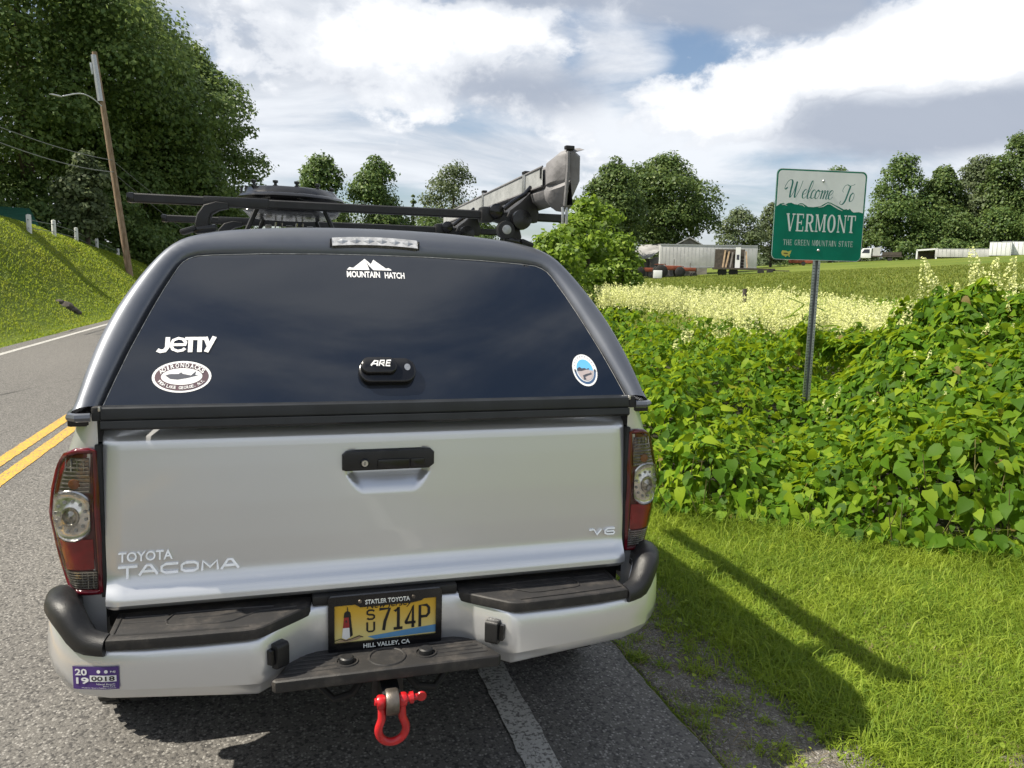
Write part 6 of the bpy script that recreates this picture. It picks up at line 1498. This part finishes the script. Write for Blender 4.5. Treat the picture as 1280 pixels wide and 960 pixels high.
# ---- knotweed thicket
LV = [(0, 0, 0), (0, .3, -.01), (0, .62, -.03), (0, 1.06, -.20), (.24, -.03, .015), (.38, .20, .035), (.32, .50, .02), (.15, .80, -.06), (-.24, -.03, .02), (-.38, .20, .045), (-.32, .50, .03), (-.15, .80, -.05)]
LF = [(0, 4, 5), (0, 5, 1), (1, 5, 6), (1, 6, 2), (2, 6, 7), (2, 7, 3), (0, 9, 8), (0, 1, 9), (1, 10, 9), (1, 2, 10), (2, 11, 10), (2, 3, 11)]
def make_mounds():
    g = np.random.default_rng(77); pts = []
    while len(pts) < 520:
        x, y = g.uniform(1.4, 10), g.uniform(-1.5, 9)
        if all((x-a)**2+(y-b)**2 > .30**2 for a, b, _, _ in pts[-520:]): pts.append((x, y, g.uniform(.16, .48), g.uniform(.20, .34)))
    return np.array(pts, np.float32)
MOUNDS = make_mounds()
def mounds(x, y):
    x = np.asarray(x, np.float32).ravel(); y = np.asarray(y, np.float32).ravel(); out = np.zeros(len(x), np.float32)
    for i in range(0, len(x), 20000):
        d2 = (x[i:i+20000, None]-MOUNDS[None, :, 0])**2+(y[i:i+20000, None]-MOUNDS[None, :, 1])**2
        out[i:i+20000] = np.max(MOUNDS[None, :, 2]*np.exp(-d2/MOUNDS[None, :, 3]**2), 1)
    return out.astype(float)
def hedge_h(x, y, s):
    hump = .62*np.exp(-(((x-6.2)/1.35)**2+((y-3.9)/1.5)**2)) + .40*np.exp(-(((x-8.5)/2.2)**2+((y-4.0)/2.5)**2))
    far = .36*sstep((y-7.0)/6)*(1+.35*fbm2(x*.8, y*.5, 5))
    h = .45+.10*fbm2(x*1.6, y*1.6, 3)+mounds(x, y)+hump+far-.30*np.exp(-(((x-3.9)/1.0)**2+((y-3.4)/1.0)**2))
    px_, py_ = 4.66-CAM.x, 4.30-CAM.y; L_ = math.hypot(px_, py_); al = ((x-CAM.x)*px_+(y-CAM.y)*py_)/L_; la = ((x-CAM.x)*py_-(y-CAM.y)*px_)/L_
    h = h*(1-.50*np.exp(-(la/.62)**2)*sstep((al-4.4)/.9)*(al < 9))
    h = h + np.where(y > 8.5, .22*sstep((y-8)/2), 0)
    return np.maximum(.10, h*(1-np.exp(-(s+.06)/.20)))
def thicket():
    g = np.random.default_rng(21)
    t = thing('knotweed_thicket', 'dense thicket of broad heart shaped leaves in front of the field', 'thicket', (3.2, 2.6, 0))
    o3 = np.array([3.2, 2.6, 0])
    def gen(n, x0, x1, y0, y1, dmin, dmax, smax, deep):
        x = g.uniform(x0, x1, n); y = g.uniform(y0, y1, n); s = front(x, y); d = np.hypot(x-CAM.x, y-CAM.y)
        k = (s > -.03) & (s < smax) & (d >= dmin) & (d < dmax); x, y, s, d = x[k], y[k], s[k], d[k]; n = len(x)
        h = hedge_h(x, y, s); e = 1e-2
        gx = (front(x+e, y)-s)/e; gy = (front(x, y+e)-s)/e           # inward
        q = g.uniform(0, 1, n); edge = np.exp(-s/.28)
        dep = np.where(q < .72, np.abs(g.normal(0, .05, n)), g.uniform(0, 1, n)*deep)+edge*g.uniform(0, 1, n)*h*.85
        z = gz(x, y)+np.maximum(.04+.10*g.uniform(0, 1, n), h-dep)
        P = np.stack([x, y, z], -1); e2 = .03
        hx_ = (hedge_h(x+e2, y, front(x+e2, y))-h)/e2; hy_ = (hedge_h(x, y+e2, front(x, y+e2))-h)/e2; sl = np.clip(np.hypot(hx_, hy_), 1e-3, 9); fx = hx_/sl*np.clip(sl, 0, 1.3); fy = hy_/sl*np.clip(sl, 0, 1.3)
        nr = unit(np.stack([-gx*.3*edge-fx*.7, -gy*.3*edge-fy*.7, np.full(n, .80)], -1)+g.normal(0, .55, (n, 3))+np.array([-.25, 0, 0]))
        tp = unit(np.stack([-gx*.3-fx*.5, -gy*.3-fy*.5, np.full(n, -.40)-edge*.6], -1)+g.normal(0, .65, (n, 3))*np.array([1, 1, .4]))
        return P, nr, tp, d, dep
    sets = [gen(74000, 1.5, 9.5, -1.6, 6, 0, 7.2, 30, .7), gen(26000, 4.6, 8.4, 1.6, 5.2, 4, 9.5, 30, .9), gen(100000, 1.5, 14, 2, 14, 7.2, 13, 30, .5), gen(30000, 1.5, 24, 5, 26, 13, 27, 30, .35)]
    P, nr, tp, d, dep = [np.concatenate([s[i] for s in sets]) for i in range(5)]
    sc = .036+.082*g.uniform(0, 1, len(P))**1.8*(1+.12*(d > 13)); sc = np.where(dep < .08, sc*1.05, sc)
    # the 300 that show largest become single leaves
    F_ = np.array(CF); rel = P-np.array(CAM); zc = rel@F_; uu = 640+FPX*(rel@np.array(CR))/zc; vv = 480-FPX*(rel@np.array(CU))/zc
    ok = (uu > 822) & (uu < 1275) & (vv > 400) & (vv < 700) & (dep < .03)
    score = np.where(ok, sc/zc*np.clip(np.sum(nr*unit(-rel), -1), .05, 1), -1); pick = np.argsort(-score)[:300]
    rest = np.ones(len(P), bool); rest[pick] = False
    V, F = stamp(LV, LF, P[rest]-o3, nr[rest], tp[rest], sc[rest], g)
    tag(big('foliage', V, F, MT['knot'], t, True), kind='stuff')
    lm = leafmat('knotweed_single_leaf', (.036, .095, .010), (.115, .230, .014), (.310, .410, .028), .48, .55, (.42, .54, .02), .8, None, .15)
    nt = lm.node_tree
    oi = nt.nodes.new('ShaderNodeObjectInfo')
    for nd in list(nt.nodes):
        if nd.type == 'NEW_GEOMETRY':
            for l in list(nd.outputs['Random Per Island'].links): nt.links.new(oi.outputs['Random'], l.to_socket)
    meshes = []
    for j in range(3):
        me = D.meshes.new('leaf'); r_ = np.random.default_rng(j); vv_ = [(x*(1+.12*(j-1)), y, z+.03*math.sin(5*y+j)*(abs(x) > .1)) for x, y, z in LV]
        me.from_pydata(vv_, [], LF); me.materials.append(lm); me.polygons.foreach_set('use_smooth', [True]*len(LF)); meshes.append(me)
    for i in pick:
        n_ = unit(nr[i]); tt = unit(tp[i]-n_*np.dot(tp[i], n_)); sd = np.cross(tt, n_); s = float(sc[i])*1.08
        o = ob('leaf', meshes[int(i) % 3], t); p = P[i]-o3
        o.matrix_basis = Matrix(((sd[0]*s, tt[0]*s, n_[0]*s, p[0]), (sd[1]*s, tt[1]*s, n_[1]*s, p[1]), (sd[2]*s, tt[2]*s, n_[2]*s, p[2]), (0, 0, 0, 1)))
    # canes
    n = 2600; x = g.uniform(1.5, 12, n); y = g.uniform(-1, 12, n); s = front(x, y); k = (s > .02) & (s < .9); x, y, s = x[k], y[k], s[k]; h = hedge_h(x, y, s)*g.uniform(.7, 1.0, len(x)); n = len(x)
    base = np.stack([x, y, gz(x, y)-.03], -1)-o3; e = 1e-2; gx = (front(x+e, y)-s)/e; gy = (front(x, y+e)-s)/e
    lean = np.stack([-gx, -gy, np.zeros(n)], -1)*np.exp(-s/.6)[:, None]*.22+g.normal(0, .07, (n, 3))*np.array([1, 1, 0]); top = base+lean+np.stack([np.zeros(n), np.zeros(n), h], -1); w = .006
    Vs, Fs = [], []
    ang = [0, 2.1, 4.2]
    R0 = [base+np.array([math.cos(a)*w, math.sin(a)*w, 0]) for a in ang]; R1 = [top+np.array([math.cos(a)*w*.5, math.sin(a)*w*.5, 0]) for a in ang]
    V = np.stack(R0+R1, 1).reshape(-1, 3); o = np.arange(n)[:, None, None]*6; F = (o+np.array([[0, 1, 4, 3], [1, 2, 5, 4], [2, 0, 3, 5]])[None]).reshape(-1, 4)
    tag(big('canes', V, F, MT['stem'], t), kind='stuff')
    # cream flower spikes
    def spikes(x, y, L_, z_add, per, fs, name):
        n = len(x); s = front(x, y); z = gz(x, y)+hedge_h(x, y, s)+z_add; root = np.stack([x, y, z], -1)-o3
        k = np.repeat(np.arange(n), per); f = g.uniform(0, 1, n*per); rad = (.032*(1-f)+.008)*L_[k]/.16
        a = g.uniform(0, 2*np.pi, n*per); lean = g.normal(0, .22, (n, 2))
        P = root[k]+np.stack([np.cos(a)*rad+lean[k, 0]*f*L_[k], np.sin(a)*rad+lean[k, 1]*f*L_[k], f*L_[k]], -1)
        V, F = stamp(DIAMOND_V, DIAMOND_F, P, g.normal(0, 1, (n*per, 3))+np.array([-.3, -.3, .5]), g.normal(0, 1, (n*per, 3)), fs*g.uniform(.6, 1.3, n*per), g)
        tag(big(name, V, F, MT['flower'], t), kind='stuff')
    n = 9000; az = g.uniform(R(20), R(52), n); dd = g.uniform(9.2, 19, n); x = CAM.x+np.sin(az)*dd; y = CAM.y+np.cos(az)*dd
    k = (front(x, y) > .5) & (.6*fbm2(x*.9, y*.9, 3)+1.1*sstep((dd-(13.5-(az-R(24))*16))/4)-1.1*np.exp(-((az-R(47))/R(7))**2) > .35); x, y = x[k][:3000], y[k][:3000]
    spikes(x, y, g.uniform(.12, .46, len(x)), -.06, 40, .036, 'flower_mass')
    hx = np.array([5.75, 5.95, 6.05, 6.2, 6.3, 6.5, 6.6, 6.75, 6.9, 6.4, 6.95, 7.1]); hy = np.array([4.3, 4.2, 3.9, 4.3, 3.8, 4.2, 3.9, 4.4, 4.0, 4.0, 4.2, 3.9])
    spikes(hx, hy, g.uniform(.28, .44, 12), -.02, 150, .026, 'flower_spikes')
    n = 420; x = g.uniform(4.6, 9.5, n); y = g.uniform(2.2, 6.5, n); k = (fbm2(x*1.3, y*1.3, 6) > .05); x, y = x[k], y[k]
    spikes(x, y, g.uniform(.06, .13, len(x)), -.03, 30, .019, 'flower_tufts')
thicket()
